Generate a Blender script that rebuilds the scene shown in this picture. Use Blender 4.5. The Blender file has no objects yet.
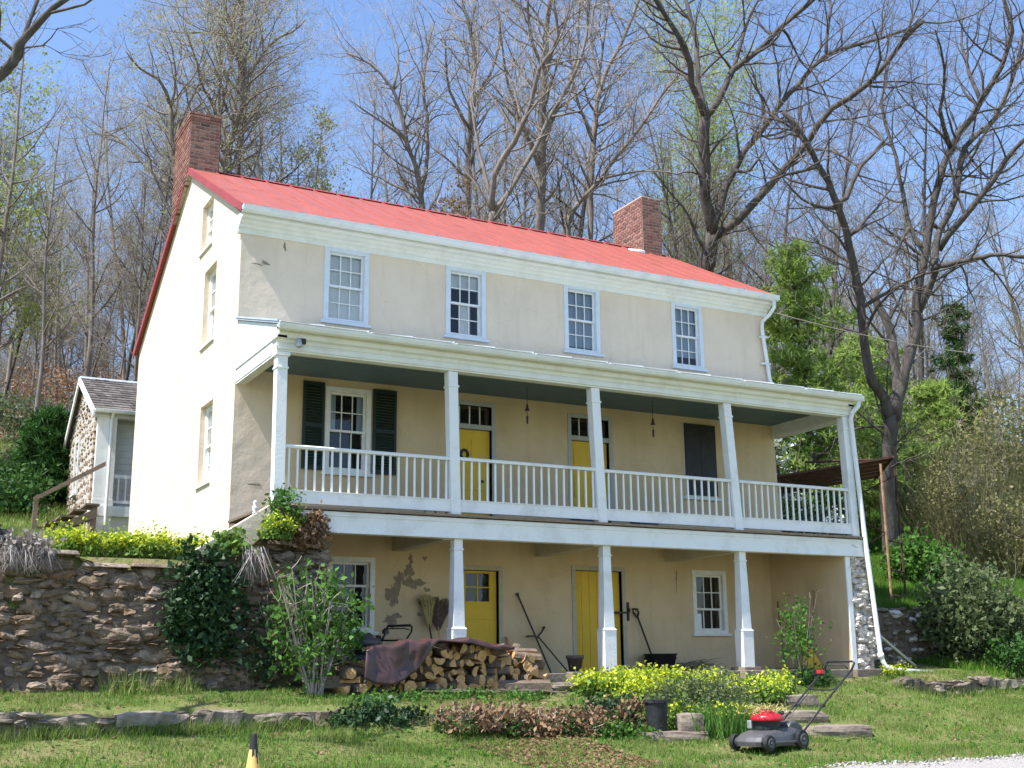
import bpy, math, random
import numpy as np
from mathutils import Vector, Matrix, noise
random.seed(7); np.random.seed(7)
SC = bpy.context.scene
COL = SC.collection
# ---------------------------------------------------------------- camera, sky, sun, exposure
cam_d = bpy.data.cameras.new('camera'); cam = bpy.data.objects.new('camera', cam_d); COL.objects.link(cam)
cam_d.sensor_width = 36; cam_d.lens = 42.245; cam_d.clip_start = 0.1; cam_d.clip_end = 2000
R_ = Vector((0.88076893, -0.47343351, -0.01033468)); U_ = Vector((-0.10008489, -0.20743883, 0.97311466)); F_ = Vector((0.4628489, 0.85605482, 0.23008921))
cam.matrix_world = Matrix(((R_.x, U_.x, -F_.x, -5.2663), (R_.y, U_.y, -F_.y, -19.5674), (R_.z, U_.z, -F_.z, 0.0928), (0, 0, 0, 1)))
SC.camera = cam
SUN = Vector((-1, -0.125, 1.6)).normalized()
EXPOSURE = 0.86; SKY = 0.138; SUNPOW = 5.0
w = bpy.data.worlds.new('World'); SC.world = w; w.use_nodes = True
sky = w.node_tree.nodes.new('ShaderNodeTexSky'); sky.sky_type = 'NISHITA'; sky.sun_disc = False
sky.sun_elevation = math.asin(SUN.z); sky.sun_rotation = math.atan2(SUN.x, SUN.y); sky.air_density = 1.0; sky.dust_density = 0.4; sky.ozone_density = 1.0
bgn = w.node_tree.nodes['Background']; bgn.inputs[1].default_value = SKY
tint = w.node_tree.nodes.new('ShaderNodeMix'); tint.data_type = 'RGBA'; tint.blend_type = 'MULTIPLY'; tint.inputs[0].default_value = 1; tint.inputs[7].default_value = (0.93, 1.0, 1.125, 1)
w.node_tree.links.new(sky.outputs[0], tint.inputs[6]); w.node_tree.links.new(tint.outputs[2], bgn.inputs[0])
sd = bpy.data.lights.new('sun', 'SUN'); sun = bpy.data.objects.new('sun', sd); COL.objects.link(sun)
sd.energy = SUNPOW; sd.angle = math.radians(0.53); sd.color = (1, 0.985, 0.96)
sun.rotation_euler = SUN.to_track_quat('Z', 'Y').to_euler()
SC.view_settings.view_transform = 'Standard'; SC.view_settings.look = 'None'; SC.view_settings.gamma = 1; SC.view_settings.exposure = EXPOSURE
SC.cycles.max_bounces = 6; SC.cycles.transparent_max_bounces = 12

# ---------------------------------------------------------------- materials
def nodes(name):
    m = bpy.data.materials.new(name); m.use_nodes = True
    nt = m.node_tree; return m, nt, nt.nodes['Principled BSDF']
def N(nt, t, **k):
    n = nt.nodes.new(t)
    for a, b in k.items(): setattr(n, a, b)
    return n
def L(nt, a, b): nt.links.new(a, b)
def ramp(nt, stops):
    r = N(nt, 'ShaderNodeValToRGB'); e = r.color_ramp.elements
    while len(e) < len(stops): e.new(0.5)
    for i, (p, c) in enumerate(stops): e[i].position = p; e[i].color = (*c, 1)
    return r
def pmat(name, c1, c2=None, scale=3.0, rough=0.8, bump=0.0, bscale=40, spec=0.25, stretch=(1, 1, 1), lo=0.35, hi=0.65, metal=0.0, detail=6):
    m, nt, b = nodes(name)
    b.inputs['Roughness'].default_value = rough; b.inputs['Specular IOR Level'].default_value = spec; b.inputs['Metallic'].default_value = metal
    tc = N(nt, 'ShaderNodeTexCoord'); mp = N(nt, 'ShaderNodeMapping'); mp.inputs['Scale'].default_value = stretch
    L(nt, tc.outputs['Object'], mp.inputs[0])
    if c2 is None: c2 = tuple(x * 0.85 for x in c1)
    n = N(nt, 'ShaderNodeTexNoise'); n.inputs['Scale'].default_value = scale; n.inputs['Detail'].default_value = detail; n.inputs['Roughness'].default_value = 0.65
    L(nt, mp.outputs[0], n.inputs['Vector'])
    r = ramp(nt, [(lo, c1), (hi, c2)]); L(nt, n.outputs['Fac'], r.inputs[0]); L(nt, r.outputs[0], b.inputs['Base Color'])
    if bump:
        n2 = N(nt, 'ShaderNodeTexNoise'); n2.inputs['Scale'].default_value = bscale; n2.inputs['Detail'].default_value = 5
        L(nt, mp.outputs[0], n2.inputs['Vector'])
        bp = N(nt, 'ShaderNodeBump'); bp.inputs['Strength'].default_value = bump; bp.inputs['Distance'].default_value = 0.02
        L(nt, n2.outputs['Fac'], bp.inputs['Height']); L(nt, bp.outputs[0], b.inputs['Normal'])
    return m
def island(name, stops, rough=0.8, bump=0.0, bscale=60, nscale=8, nmix=0.3, trans=0.0, spec=0.2):
    """colour picked per loose piece (leaf, brick, stone, blade)"""
    m, nt, b = nodes(name); b.inputs['Roughness'].default_value = rough; b.inputs['Specular IOR Level'].default_value = spec
    g = N(nt, 'ShaderNodeNewGeometry'); r = ramp(nt, stops); L(nt, g.outputs['Random Per Island'], r.inputs[0])
    src = r.outputs[0]
    if nmix:
        tc = N(nt, 'ShaderNodeTexCoord'); n = N(nt, 'ShaderNodeTexNoise'); n.inputs['Scale'].default_value = nscale; n.inputs['Detail'].default_value = 6
        L(nt, tc.outputs['Object'], n.inputs['Vector'])
        r2 = ramp(nt, [(0.3, (1 - nmix,) * 3), (0.7, (1 + nmix * 0.6,) * 3)]); L(nt, n.outputs['Fac'], r2.inputs[0])
        mx = N(nt, 'ShaderNodeMix', data_type='RGBA', blend_type='MULTIPLY'); mx.inputs[0].default_value = 1
        L(nt, src, mx.inputs[6]); L(nt, r2.outputs[0], mx.inputs[7]); src = mx.outputs[2]
        if bump:
            n3 = N(nt, 'ShaderNodeTexNoise'); n3.inputs['Scale'].default_value = bscale; n3.inputs['Detail'].default_value = 4
            L(nt, tc.outputs['Object'], n3.inputs['Vector'])
            bp = N(nt, 'ShaderNodeBump'); bp.inputs['Strength'].default_value = bump; bp.inputs['Distance'].default_value = 0.02
            L(nt, n3.outputs['Fac'], bp.inputs['Height']); L(nt, bp.outputs[0], b.inputs['Normal'])
    L(nt, src, b.inputs['Base Color'])
    if trans:
        t = N(nt, 'ShaderNodeBsdfTranslucent'); L(nt, src, t.inputs[0])
        mx = N(nt, 'ShaderNodeMixShader'); mx.inputs[0].default_value = trans
        out = nt.nodes['Material Output']; L(nt, b.outputs[0], mx.inputs[1]); L(nt, t.outputs[0], mx.inputs[2]); L(nt, mx.outputs[0], out.inputs[0])
    return m
def glass_mat():
    m, nt, b = nodes('window_glass'); nt.nodes.remove(b)
    t = N(nt, 'ShaderNodeBsdfTransparent'); t.inputs[0].default_value = (0.97, 0.98, 0.98, 1)
    g = N(nt, 'ShaderNodeBsdfGlossy'); g.inputs['Roughness'].default_value = 0.02
    tc = N(nt, 'ShaderNodeTexCoord'); n = N(nt, 'ShaderNodeTexNoise'); n.inputs['Scale'].default_value = 3
    bp = N(nt, 'ShaderNodeBump'); bp.inputs['Strength'].default_value = 0.15; bp.inputs['Distance'].default_value = 0.02
    L(nt, tc.outputs['Object'], n.inputs['Vector']); L(nt, n.outputs['Fac'], bp.inputs['Height']); L(nt, bp.outputs[0], g.inputs['Normal'])
    f = N(nt, 'ShaderNodeFresnel'); f.inputs[0].default_value = 1.6
    mx = N(nt, 'ShaderNodeMixShader'); L(nt, f.outputs[0], mx.inputs[0]); L(nt, t.outputs[0], mx.inputs[1]); L(nt, g.outputs[0], mx.inputs[2])
    L(nt, mx.outputs[0], nt.nodes['Material Output'].inputs[0]); return m
M = {}
def stucco():
    m, nt, b = nodes('stucco'); b.inputs['Roughness'].default_value = 0.92; b.inputs['Specular IOR Level'].default_value = 0.1
    tc = N(nt, 'ShaderNodeTexCoord')
    n = N(nt, 'ShaderNodeTexNoise'); n.inputs['Scale'].default_value = 0.9; n.inputs['Detail'].default_value = 8; n.inputs['Roughness'].default_value = 0.6
    L(nt, tc.outputs['Object'], n.inputs['Vector'])
    r = ramp(nt, [(0.3, (0.67, 0.55, 0.415)), (0.55, (0.745, 0.615, 0.465)), (0.75, (0.70, 0.575, 0.43))]); L(nt, n.outputs['Fac'], r.inputs[0])
    # damp, weathered streaks
    mp = N(nt, 'ShaderNodeMapping'); mp.inputs['Scale'].default_value = (3.5, 3.5, 0.5); L(nt, tc.outputs['Object'], mp.inputs[0])
    n1 = N(nt, 'ShaderNodeTexNoise'); n1.inputs['Scale'].default_value = 1.6; n1.inputs['Detail'].default_value = 8; L(nt, mp.outputs[0], n1.inputs['Vector'])
    r1 = ramp(nt, [(0.28, (0.86, 0.84, 0.80)), (0.5, (1, 1, 1))]); L(nt, n1.outputs['Fac'], r1.inputs[0])
    mx = N(nt, 'ShaderNodeMix', data_type='RGBA', blend_type='MULTIPLY'); mx.inputs[0].default_value = 0.45
    # under the porch roof: darker, yellower paint, with porch shade put into the colour
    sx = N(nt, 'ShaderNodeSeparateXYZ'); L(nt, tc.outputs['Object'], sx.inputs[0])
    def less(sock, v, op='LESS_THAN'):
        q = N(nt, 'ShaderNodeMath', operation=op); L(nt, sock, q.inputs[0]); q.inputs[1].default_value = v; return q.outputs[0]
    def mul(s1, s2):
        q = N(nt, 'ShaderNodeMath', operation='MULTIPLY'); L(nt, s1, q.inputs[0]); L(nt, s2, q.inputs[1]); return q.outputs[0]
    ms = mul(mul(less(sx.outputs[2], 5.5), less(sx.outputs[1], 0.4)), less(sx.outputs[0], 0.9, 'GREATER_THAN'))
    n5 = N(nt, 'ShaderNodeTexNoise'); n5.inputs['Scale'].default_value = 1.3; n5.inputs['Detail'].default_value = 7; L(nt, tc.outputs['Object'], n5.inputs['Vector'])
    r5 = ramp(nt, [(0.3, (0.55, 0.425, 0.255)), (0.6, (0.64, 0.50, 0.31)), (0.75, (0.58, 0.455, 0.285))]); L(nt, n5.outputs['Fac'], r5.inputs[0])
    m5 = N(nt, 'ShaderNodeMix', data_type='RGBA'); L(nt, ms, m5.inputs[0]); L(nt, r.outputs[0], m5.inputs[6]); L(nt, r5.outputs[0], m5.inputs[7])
    # hairline cracks
    vo = N(nt, 'ShaderNodeTexVoronoi', feature='DISTANCE_TO_EDGE'); vo.inputs['Scale'].default_value = 0.55
    wn = N(nt, 'ShaderNodeTexNoise'); wn.inputs['Scale'].default_value = 2.5; wn.inputs['Detail'].default_value = 6; L(nt, tc.outputs['Object'], wn.inputs['Vector'])
    wm_ = N(nt, 'ShaderNodeMix', data_type='RGBA', blend_type='ADD'); wm_.inputs[0].default_value = 0.55; L(nt, tc.outputs['Object'], wm_.inputs[6]); L(nt, wn.outputs['Color'], wm_.inputs[7]); L(nt, wm_.outputs[2], vo.inputs['Vector'])
    rc = ramp(nt, [(0.0, (0.72, 0.69, 0.64)), (0.0045, (1, 1, 1))]); L(nt, vo.outputs['Distance'], rc.inputs[0])
    m6 = N(nt, 'ShaderNodeMix', data_type='RGBA', blend_type='MULTIPLY'); m6.inputs[0].default_value = 0.35; L(nt, m5.outputs[2], m6.inputs[6]); L(nt, rc.outputs[0], m6.inputs[7])
    L(nt, m6.outputs[2], mx.inputs[6]); L(nt, r1.outputs[0], mx.inputs[7]); L(nt, mx.outputs[2], b.inputs['Base Color'])
    a = N(nt, 'ShaderNodeTexNoise'); a.inputs['Scale'].default_value = 2.2; a.inputs['Detail'].default_value = 3
    c = N(nt, 'ShaderNodeTexNoise'); c.inputs['Scale'].default_value = 45; c.inputs['Detail'].default_value = 4
    for k in (a, c): L(nt, tc.outputs['Object'], k.inputs['Vector'])
    b1 = N(nt, 'ShaderNodeBump'); b1.inputs['Strength'].default_value = 0.55; b1.inputs['Distance'].default_value = 0.05
    b2 = N(nt, 'ShaderNodeBump'); b2.inputs['Strength'].default_value = 0.35; b2.inputs['Distance'].default_value = 0.012
    L(nt, a.outputs['Fac'], b1.inputs['Height']); L(nt, c.outputs['Fac'], b2.inputs['Height']); L(nt, b1.outputs[0], b2.inputs['Normal']); L(nt, b2.outputs[0], b.inputs['Normal'])
    return m
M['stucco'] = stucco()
M['white'] = pmat('white_paint', (0.80, 0.80, 0.77), (0.60, 0.59, 0.55), 3, 0.6, 0.25, 45, lo=0.48, hi=0.82, detail=10)
M['trim'] = pmat('trim_paint', (0.78, 0.775, 0.70), (0.66, 0.65, 0.57), 3, 0.55, 0.1, 60, lo=0.45, hi=0.75)
M['frame'] = pmat('window_paint', (0.66, 0.70, 0.73), (0.56, 0.60, 0.63), 6, 0.5, lo=0.4, hi=0.8)
M['frame_white'] = pmat('sash_paint', (0.8, 0.8, 0.76), (0.66, 0.66, 0.62), 9, 0.5, lo=0.4, hi=0.8)
M['roof'] = pmat('red_roof_metal', (0.385, 0.10, 0.07), (0.30, 0.078, 0.056), 2.2, 0.5, 0.10, 3, spec=0.4, stretch=(1.6, 0.5, 0.5), lo=0.38, hi=0.72)
M['rake'] = pmat('red_rake_paint', (0.36, 0.06, 0.06), (0.28, 0.05, 0.05), 2, 0.6)
M['porch_roof'] = pmat('grey_roof_metal', (0.42, 0.46, 0.50), (0.30, 0.34, 0.38), 2.5, 0.5, spec=0.5, stretch=(3, 1, 1))
M['ceiling'] = pmat('grey_ceiling_paint', (0.14, 0.195, 0.215), (0.12, 0.17, 0.19), 3, 0.6)
M['soffit'] = pmat('pale_board', (0.62, 0.56, 0.42), (0.50, 0.45, 0.34), 3, 0.7)
M['yellow'] = pmat('yellow_door_paint', (0.70, 0.46, 0.04), (0.60, 0.39, 0.035), 3, 0.5, lo=0.4, hi=0.8)
M['jamb_lower'] = pmat('worn_jamb_paint', (0.50, 0.45, 0.33), (0.40, 0.36, 0.27), 6, 0.7)
M['jamb'] = pmat('grey_jamb_paint', (0.42, 0.44, 0.42), (0.36, 0.38, 0.36), 5, 0.6)
M['shutter'] = pmat('dark_green_shutter', (0.018, 0.034, 0.026), (0.013, 0.025, 0.02), 5, 0.45)
M['black'] = pmat('black_plastic', (0.02, 0.02, 0.022), (0.035, 0.035, 0.035), 8, 0.5)
M['iron'] = pmat('dark_iron', (0.03, 0.028, 0.026), (0.06, 0.045, 0.035), 9, 0.5)
M['dark'] = pmat('dark_room', (0.018, 0.018, 0.02), None, 2, 0.9)
M['curtain'] = pmat('curtain_cloth', (0.86, 0.88, 0.88), (0.78, 0.81, 0.82), 5, 0.9, stretch=(6, 1, 0.6))
M['curtain_blue'] = pmat('blind_cloth', (0.42, 0.50, 0.60), (0.34, 0.42, 0.52), 4, 0.9, stretch=(4, 1, 0.6))
M['glass'] = glass_mat()
M['brick'] = island('brick', [(0, (0.19, 0.085, 0.068)), (0.35, (0.27, 0.125, 0.092)), (0.7, (0.33, 0.18, 0.135)), (1, (0.15, 0.075, 0.065))], 0.9, 0.4, 60, 15, 0.25)
M['mortar'] = pmat('mortar', (0.55, 0.49, 0.42), (0.42, 0.37, 0.32), 10, 0.95)
M['stone'] = island('fieldstone', [(0, (0.16, 0.113, 0.075)), (0.25, (0.24, 0.175, 0.125)), (0.5, (0.19, 0.132, 0.085)), (0.75, (0.31, 0.245, 0.19)), (1, (0.22, 0.135, 0.075))], 0.95, 0.9, 25, 7, 0.45)
M['stone_pale'] = island('pale_fieldstone', [(0, (0.58, 0.52, 0.46)), (0.3, (0.70, 0.64, 0.57)), (0.6, (0.46, 0.40, 0.34)), (1, (0.74, 0.68, 0.61))], 0.95, 0.9, 25, 8, 0.4)
M['stone_grey'] = island('grey_fieldstone', [(0, (0.17, 0.135, 0.10)), (0.3, (0.25, 0.205, 0.16)), (0.6, (0.13, 0.10, 0.075)), (1, (0.29, 0.24, 0.19))], 0.95, 0.9, 25, 6, 0.5)
M['stone_warm'] = island('warm_fieldstone', [(0, (0.27, 0.185, 0.11)), (0.3, (0.37, 0.28, 0.185)), (0.6, (0.21, 0.15, 0.10)), (1, (0.44, 0.36, 0.26))], 0.95, 0.6, 25, 8, 0.3)
M['earth'] = pmat('wall_earth', (0.11, 0.082, 0.058), (0.20, 0.155, 0.115), 5, 1.0, 1.0, 18)
M['flag'] = pmat('flagstone', (0.27, 0.215, 0.165), (0.17, 0.135, 0.105), 4, 0.9, 0.6, 20)
M['gravel'] = pmat('gravel', (0.46, 0.42, 0.38), (0.28, 0.255, 0.23), 28, 0.95, 1.0, 70)
M['clap'] = pmat('clapboard_paint', (0.82, 0.83, 0.81), (0.74, 0.75, 0.73), 3, 0.6)
M['shingle'] = island('shingle', [(0, (0.085, 0.075, 0.068)), (0.5, (0.135, 0.115, 0.10)), (1, (0.19, 0.165, 0.15))], 0.9, 0.3, 40, 10, 0.3)
M['greywood'] = pmat('weathered_wood', (0.22, 0.17, 0.125), (0.13, 0.10, 0.075), 6, 0.9, 0.3, 40, stretch=(1, 5, 5))
M['tarp'] = pmat('brown_tarp', (0.085, 0.038, 0.034), (0.055, 0.028, 0.026), 4, 0.38, 0.25, 14, spec=0.5)
M['cutwood'] = pmat('split_wood', (0.60, 0.37, 0.16), (0.44, 0.24, 0.095), 9, 0.85, 0.4, 50)
M['bark'] = pmat('log_bark', (0.12, 0.085, 0.06), (0.20, 0.15, 0.11), 14, 0.95, 0.8, 30)
M['rust'] = pmat('rusty_steel', (0.10, 0.045, 0.03), (0.05, 0.03, 0.025), 8, 0.8)
M['rust_light'] = pmat('faded_steel', (0.45, 0.30, 0.16), (0.22, 0.11, 0.06), 8, 0.8)
M['red'] = pmat('red_plastic', (0.55, 0.02, 0.03), (0.50, 0.02, 0.03), 3, 0.3, spec=0.5)
M['deck_grey'] = pmat('grey_mower_plastic', (0.07, 0.066, 0.066), (0.095, 0.09, 0.09), 8, 0.45, spec=0.5)
M['silver'] = pmat('dull_metal', (0.5, 0.5, 0.5), (0.4, 0.4, 0.4), 9, 0.4, metal=0.6)
M['cone'] = pmat('faded_cone', (0.74, 0.50, 0.16), (0.66, 0.42, 0.13), 6, 0.7)
M['straw'] = island('straw', [(0, (0.55, 0.45, 0.20)), (1, (0.36, 0.30, 0.12))], 0.9, nmix=0)
M['navy'] = pmat('navy_box', (0.05, 0.07, 0.12), None, 4, 0.5)
M['finial'] = pmat('white_finial', (0.75, 0.75, 0.75), None, 4, 0.4)
M['plaster'] = pmat('bare_render', (0.32, 0.26, 0.19), (0.22, 0.175, 0.125), 14, 1.0, 0.6, 40)
M['bark_tree'] = pmat('tree_bark', (0.065, 0.053, 0.045), (0.12, 0.105, 0.09), 3.5, 0.95, 0.8, 14, stretch=(2, 2, 0.5))
M['bark_pale'] = pmat('grey_tree_bark', (0.25, 0.215, 0.18), (0.15, 0.125, 0.105), 3.0, 0.95, 0.6, 14, stretch=(2, 2, 0.5))
M['twig'] = pmat('twig_bark', (0.20, 0.165, 0.14), (0.14, 0.115, 0.095), 2, 0.95)
M['twig_grey'] = pmat('grey_twig', (0.40, 0.34, 0.28), (0.30, 0.25, 0.205), 2, 0.95)
def leafm(n, a, b_, c, trans=0.35, rough=0.6, spec=0.2): return island(n, [(0, a), (0.5, b_), (1, c)], rough, nmix=0, trans=trans, spec=spec)
M['ivy'] = leafm('ivy_leaf', (0.018, 0.045, 0.016), (0.03, 0.07, 0.022), (0.05, 0.10, 0.035), 0.15, 0.5, 0.3)
M['shrub'] = leafm('shrub_leaf', (0.07, 0.16, 0.025), (0.11, 0.23, 0.04), (0.06, 0.13, 0.02))
M['dullshrub'] = leafm('grey_green_leaf', (0.09, 0.125, 0.045), (0.13, 0.17, 0.065), (0.17, 0.20, 0.10))
M['darkshrub'] = leafm('dark_green_leaf', (0.02, 0.06, 0.012), (0.04, 0.10, 0.018), (0.06, 0.14, 0.025), 0.25)
M['pine'] = leafm('pine_needle', (0.29, 0.40, 0.09), (0.37, 0.47, 0.12), (0.20, 0.30, 0.065), 0.5)
M['poplar'] = leafm('young_leaf', (0.34, 0.42, 0.12), (0.39, 0.45, 0.15), (0.28, 0.37, 0.10), 0.45)
M['bud'] = leafm('opening_bud', (0.34, 0.36, 0.14), (0.42, 0.40, 0.18), (0.26, 0.30, 0.10), 0.4)
M['redbud'] = leafm('rusty_bud', (0.34, 0.19, 0.08), (0.42, 0.26, 0.12), (0.26, 0.15, 0.07), 0.4)
M['yellowflower'] = leafm('yellow_flower', (0.46, 0.53, 0.03), (0.54, 0.57, 0.04), (0.36, 0.46, 0.05), 0.3)
M['flowergreen'] = leafm('flower_leaf', (0.14, 0.24, 0.04), (0.20, 0.31, 0.06), (0.10, 0.19, 0.04))
M['dryleaf'] = leafm('dry_leaf', (0.24, 0.14, 0.075), (0.31, 0.195, 0.11), (0.15, 0.085, 0.048), 0.2)
M['dryherb'] = leafm('dry_herb', (0.34, 0.29, 0.27), (0.26, 0.22, 0.19), (0.42, 0.38, 0.36), 0.2)
M['cane'] = leafm('dry_cane', (0.30, 0.25, 0.13), (0.22, 0.20, 0.085), (0.16, 0.19, 0.06), 0.25)
M['pebble'] = island('pebble', [(0, (0.30, 0.27, 0.24)), (0.5, (0.5, 0.47, 0.43)), (1, (0.20, 0.18, 0.16))], 0.95, nmix=0)
M['whiteflower'] = leafm('white_blossom', (0.75, 0.74, 0.66), (0.8, 0.8, 0.74), (0.66, 0.66, 0.55), 0.3)
M['grass'] = island('grass_blade', [(0, (0.11, 0.19, 0.03)), (0.5, (0.17, 0.26, 0.045)), (0.8, (0.25, 0.31, 0.075)), (0.93, (0.33, 0.31, 0.13)), (1, (0.36, 0.30, 0.17))], 0.7, nmix=0.25, nscale=1.2, trans=0.3)
M['lushgrass'] = island('lush_grass_blade', [(0, (0.06, 0.15, 0.015)), (0.5, (0.10, 0.22, 0.02)), (0.9, (0.15, 0.27, 0.03)), (1, (0.24, 0.28, 0.08))], 0.7, nmix=0.25, nscale=0.8, trans=0.3)
def ground_mat():
    m, nt, b = nodes('ground_soil'); b.inputs['Roughness'].default_value = 1; b.inputs['Specular IOR Level'].default_value = 0.05
    tc = N(nt, 'ShaderNodeTexCoord')
    n = N(nt, 'ShaderNodeTexNoise'); n.inputs['Scale'].default_value = 0.9; n.inputs['Detail'].default_value = 9; n.inputs['Roughness'].default_value = 0.7
    L(nt, tc.outputs['Object'], n.inputs['Vector'])
    r = ramp(nt, [(0.3, (0.07, 0.10, 0.025)), (0.5, (0.13, 0.155, 0.045)), (0.62, (0.20, 0.17, 0.08)), (0.75, (0.11, 0.14, 0.035))]); L(nt, n.outputs['Fac'], r.inputs[0])
    n2 = N(nt, 'ShaderNodeTexNoise'); n2.inputs['Scale'].default_value = 0.35; n2.inputs['Detail'].default_value = 10; n2.inputs['Roughness'].default_value = 0.75
    L(nt, tc.outputs['Object'], n2.inputs['Vector'])
    r2 = ramp(nt, [(0.35, (0.16, 0.105, 0.06)), (0.5, (0.22, 0.15, 0.095)), (0.6, (0.13, 0.13, 0.045)), (0.7, (0.10, 0.15, 0.03))]); L(nt, n2.outputs['Fac'], r2.inputs[0])
    at = N(nt, 'ShaderNodeAttribute', attribute_name='litter')
    mx = N(nt, 'ShaderNodeMix', data_type='RGBA'); L(nt, at.outputs['Fac'], mx.inputs[0]); L(nt, r.outputs[0], mx.inputs[6]); L(nt, r2.outputs[0], mx.inputs[7])
    L(nt, mx.outputs[2], b.inputs['Base Color'])
    n3 = N(nt, 'ShaderNodeTexNoise'); n3.inputs['Scale'].default_value = 14; n3.inputs['Detail'].default_value = 6; L(nt, tc.outputs['Object'], n3.inputs['Vector'])
    bp = N(nt, 'ShaderNodeBump'); bp.inputs['Strength'].default_value = 0.8; bp.inputs['Distance'].default_value = 0.05
    L(nt, n3.outputs['Fac'], bp.inputs['Height']); L(nt, bp.outputs[0], b.inputs['Normal'])
    return m
M['ground'] = ground_mat()

# ---------------------------------------------------------------- mesh helpers
class MB:
    def __init__(s): s.v = []; s.f = []; s.m = []
    def add(s, vs, fs, mi=0):
        o = len(s.v); s.v.extend([tuple(p) for p in vs]); s.f.extend([tuple(i + o for i in f) for f in fs]); s.m.extend([mi] * len(fs)); return s
    def box(s, x0, x1, y0, y1, z0, z1, mi=0):
        return s.add([(x0, y0, z0), (x1, y0, z0), (x1, y1, z0), (x0, y1, z0), (x0, y0, z1), (x1, y0, z1), (x1, y1, z1), (x0, y1, z1)],
                     [(0, 3, 2, 1), (4, 5, 6, 7), (0, 1, 5, 4), (1, 2, 6, 5), (2, 3, 7, 6), (3, 0, 4, 7)], mi)
    def hexa(s, b, t, mi=0):   # two quads, bottom and top
        return s.add(list(b) + list(t), [(0, 3, 2, 1), (4, 5, 6, 7), (0, 1, 5, 4), (1, 2, 6, 5), (2, 3, 7, 6), (3, 0, 4, 7)], mi)
    def frustum(s, cx, cy, z0, z1, w0, w1, d0=None, d1=None, mi=0):
        d0 = w0 if d0 is None else d0; d1 = w1 if d1 is None else d1
        q = lambda w_, d, z: [(cx - w_ / 2, cy - d / 2, z), (cx + w_ / 2, cy - d / 2, z), (cx + w_ / 2, cy + d / 2, z), (cx - w_ / 2, cy + d / 2, z)]
        return s.hexa(q(w0, d0, z0), q(w1, d1, z1), mi)
    def prof_x(s, prof, x0, x1, mi=0):   # closed (y,z) outline extruded along x
        n = len(prof); vs = [(x0, y, z) for y, z in prof] + [(x1, y, z) for y, z in prof]
        fs = [(i, (i + 1) % n, n + (i + 1) % n, n + i) for i in range(n)] + [tuple(range(n - 1, -1, -1)), tuple(range(n, 2 * n))]
        return s.add(vs, fs, mi)
    def prof_y(s, prof, y0, y1, mi=0):   # closed (x,z) outline extruded along y
        n = len(prof); vs = [(x, y0, z) for x, z in prof] + [(x, y1, z) for x, z in prof]
        fs = [(i, (i + 1) % n, n + (i + 1) % n, n + i) for i in range(n)] + [tuple(range(n - 1, -1, -1)), tuple(range(n, 2 * n))]
        return s.add(vs, fs, mi)
    def tube(s, P, R, k=6, mi=0, cap=True):
        P = [Vector(p) for p in P]; n = len(P)
        if not hasattr(R, '__len__'): R = [R] * n
        o = len(s.v); a = None
        for i in range(n):
            d = (P[min(i + 1, n - 1)] - P[max(i - 1, 0)])
            if d.length < 1e-9: d = Vector((0, 0, 1))
            d.normalize()
            if a is None:
                a = d.orthogonal().normalized()
            else:
                a = (a - d * a.dot(d))
                a = a.normalized() if a.length > 1e-6 else d.orthogonal().normalized()
            b = d.cross(a); r = R[i]
            for j in range(k):
                c, t = CS[k][j]; q = P[i] + a * (c * r) + b * (t * r); s.v.append((q.x, q.y, q.z))
        for i in range(n - 1):
            for j in range(k):
                j2 = (j + 1) % k; s.f.append((o + i * k + j, o + i * k + j2, o + (i + 1) * k + j2, o + (i + 1) * k + j)); s.m.append(mi)
        if cap and k > 3:
            s.f.append(tuple(o + j for j in range(k - 1, -1, -1))); s.f.append(tuple(o + (n - 1) * k + j for j in range(k))); s.m += [mi, mi]
        return s
    def lathe(s, prof, c=(0, 0, 0), k=16, mi=0, axis='z'):
        o = len(s.v)
        for r, h in prof:
            for j in range(k):
                a = 2 * math.pi * j / k
                p = (r * math.cos(a), r * math.sin(a), h)
                if axis == 'y': p = (p[0], p[2], p[1])
                if axis == 'x': p = (p[2], p[0], p[1])
                s.v.append((c[0] + p[0], c[1] + p[1], c[2] + p[2]))
        for i in range(len(prof) - 1):
            for j in range(k):
                j2 = (j + 1) % k; s.f.append((o + i * k + j, o + i * k + j2, o + (i + 1) * k + j2, o + (i + 1) * k + j)); s.m.append(mi)
        s.f.append(tuple(o + j for j in range(k - 1, -1, -1))); s.f.append(tuple(o + (len(prof) - 1) * k + j for j in range(k))); s.m += [mi, mi]
        return s
    def mesh(s, name, mats, smooth=False, off=None):
        me = bpy.data.meshes.new(name)
        v = s.v if off is None else [(a - off[0], b - off[1], c - off[2]) for a, b, c in s.v]
        me.from_pydata(v, [], s.f)
        for m_ in (mats if isinstance(mats, (list, tuple)) else [mats]): me.materials.append(m_)
        if any(s.m): me.polygons.foreach_set('material_index', s.m)
        if smooth: me.polygons.foreach_set('use_smooth', [True] * len(s.f))
        me.update(); return me
    def build(s, name, mats, parent=None, smooth=False, bevel=0):
        off = rootloc(parent)
        return obj(name, s.mesh(name, mats, smooth, off), parent, bevel)
CS = {k: [(math.cos(2 * math.pi * j / k), math.sin(2 * math.pi * j / k)) for j in range(k)] for k in range(3, 33)}
def rootloc(p):
    if p is None: return None
    while p.parent: p = p.parent
    return tuple(p.location)
def obj(name, me, parent=None, bevel=0):
    o = bpy.data.objects.new(name, me); COL.objects.link(o)
    if parent: o.parent = parent
    if bevel:
        md = o.modifiers.new('bevel', 'BEVEL'); md.width = bevel; md.segments = 2; md.limit_method = 'ANGLE'
    return o
def thing(name, label, cat, loc=(0, 0, 0), group=None):
    o = bpy.data.objects.new(name, None); COL.objects.link(o); o.location = loc; o.empty_display_size = 0.2
    return tag(o, label, cat, group)
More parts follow.
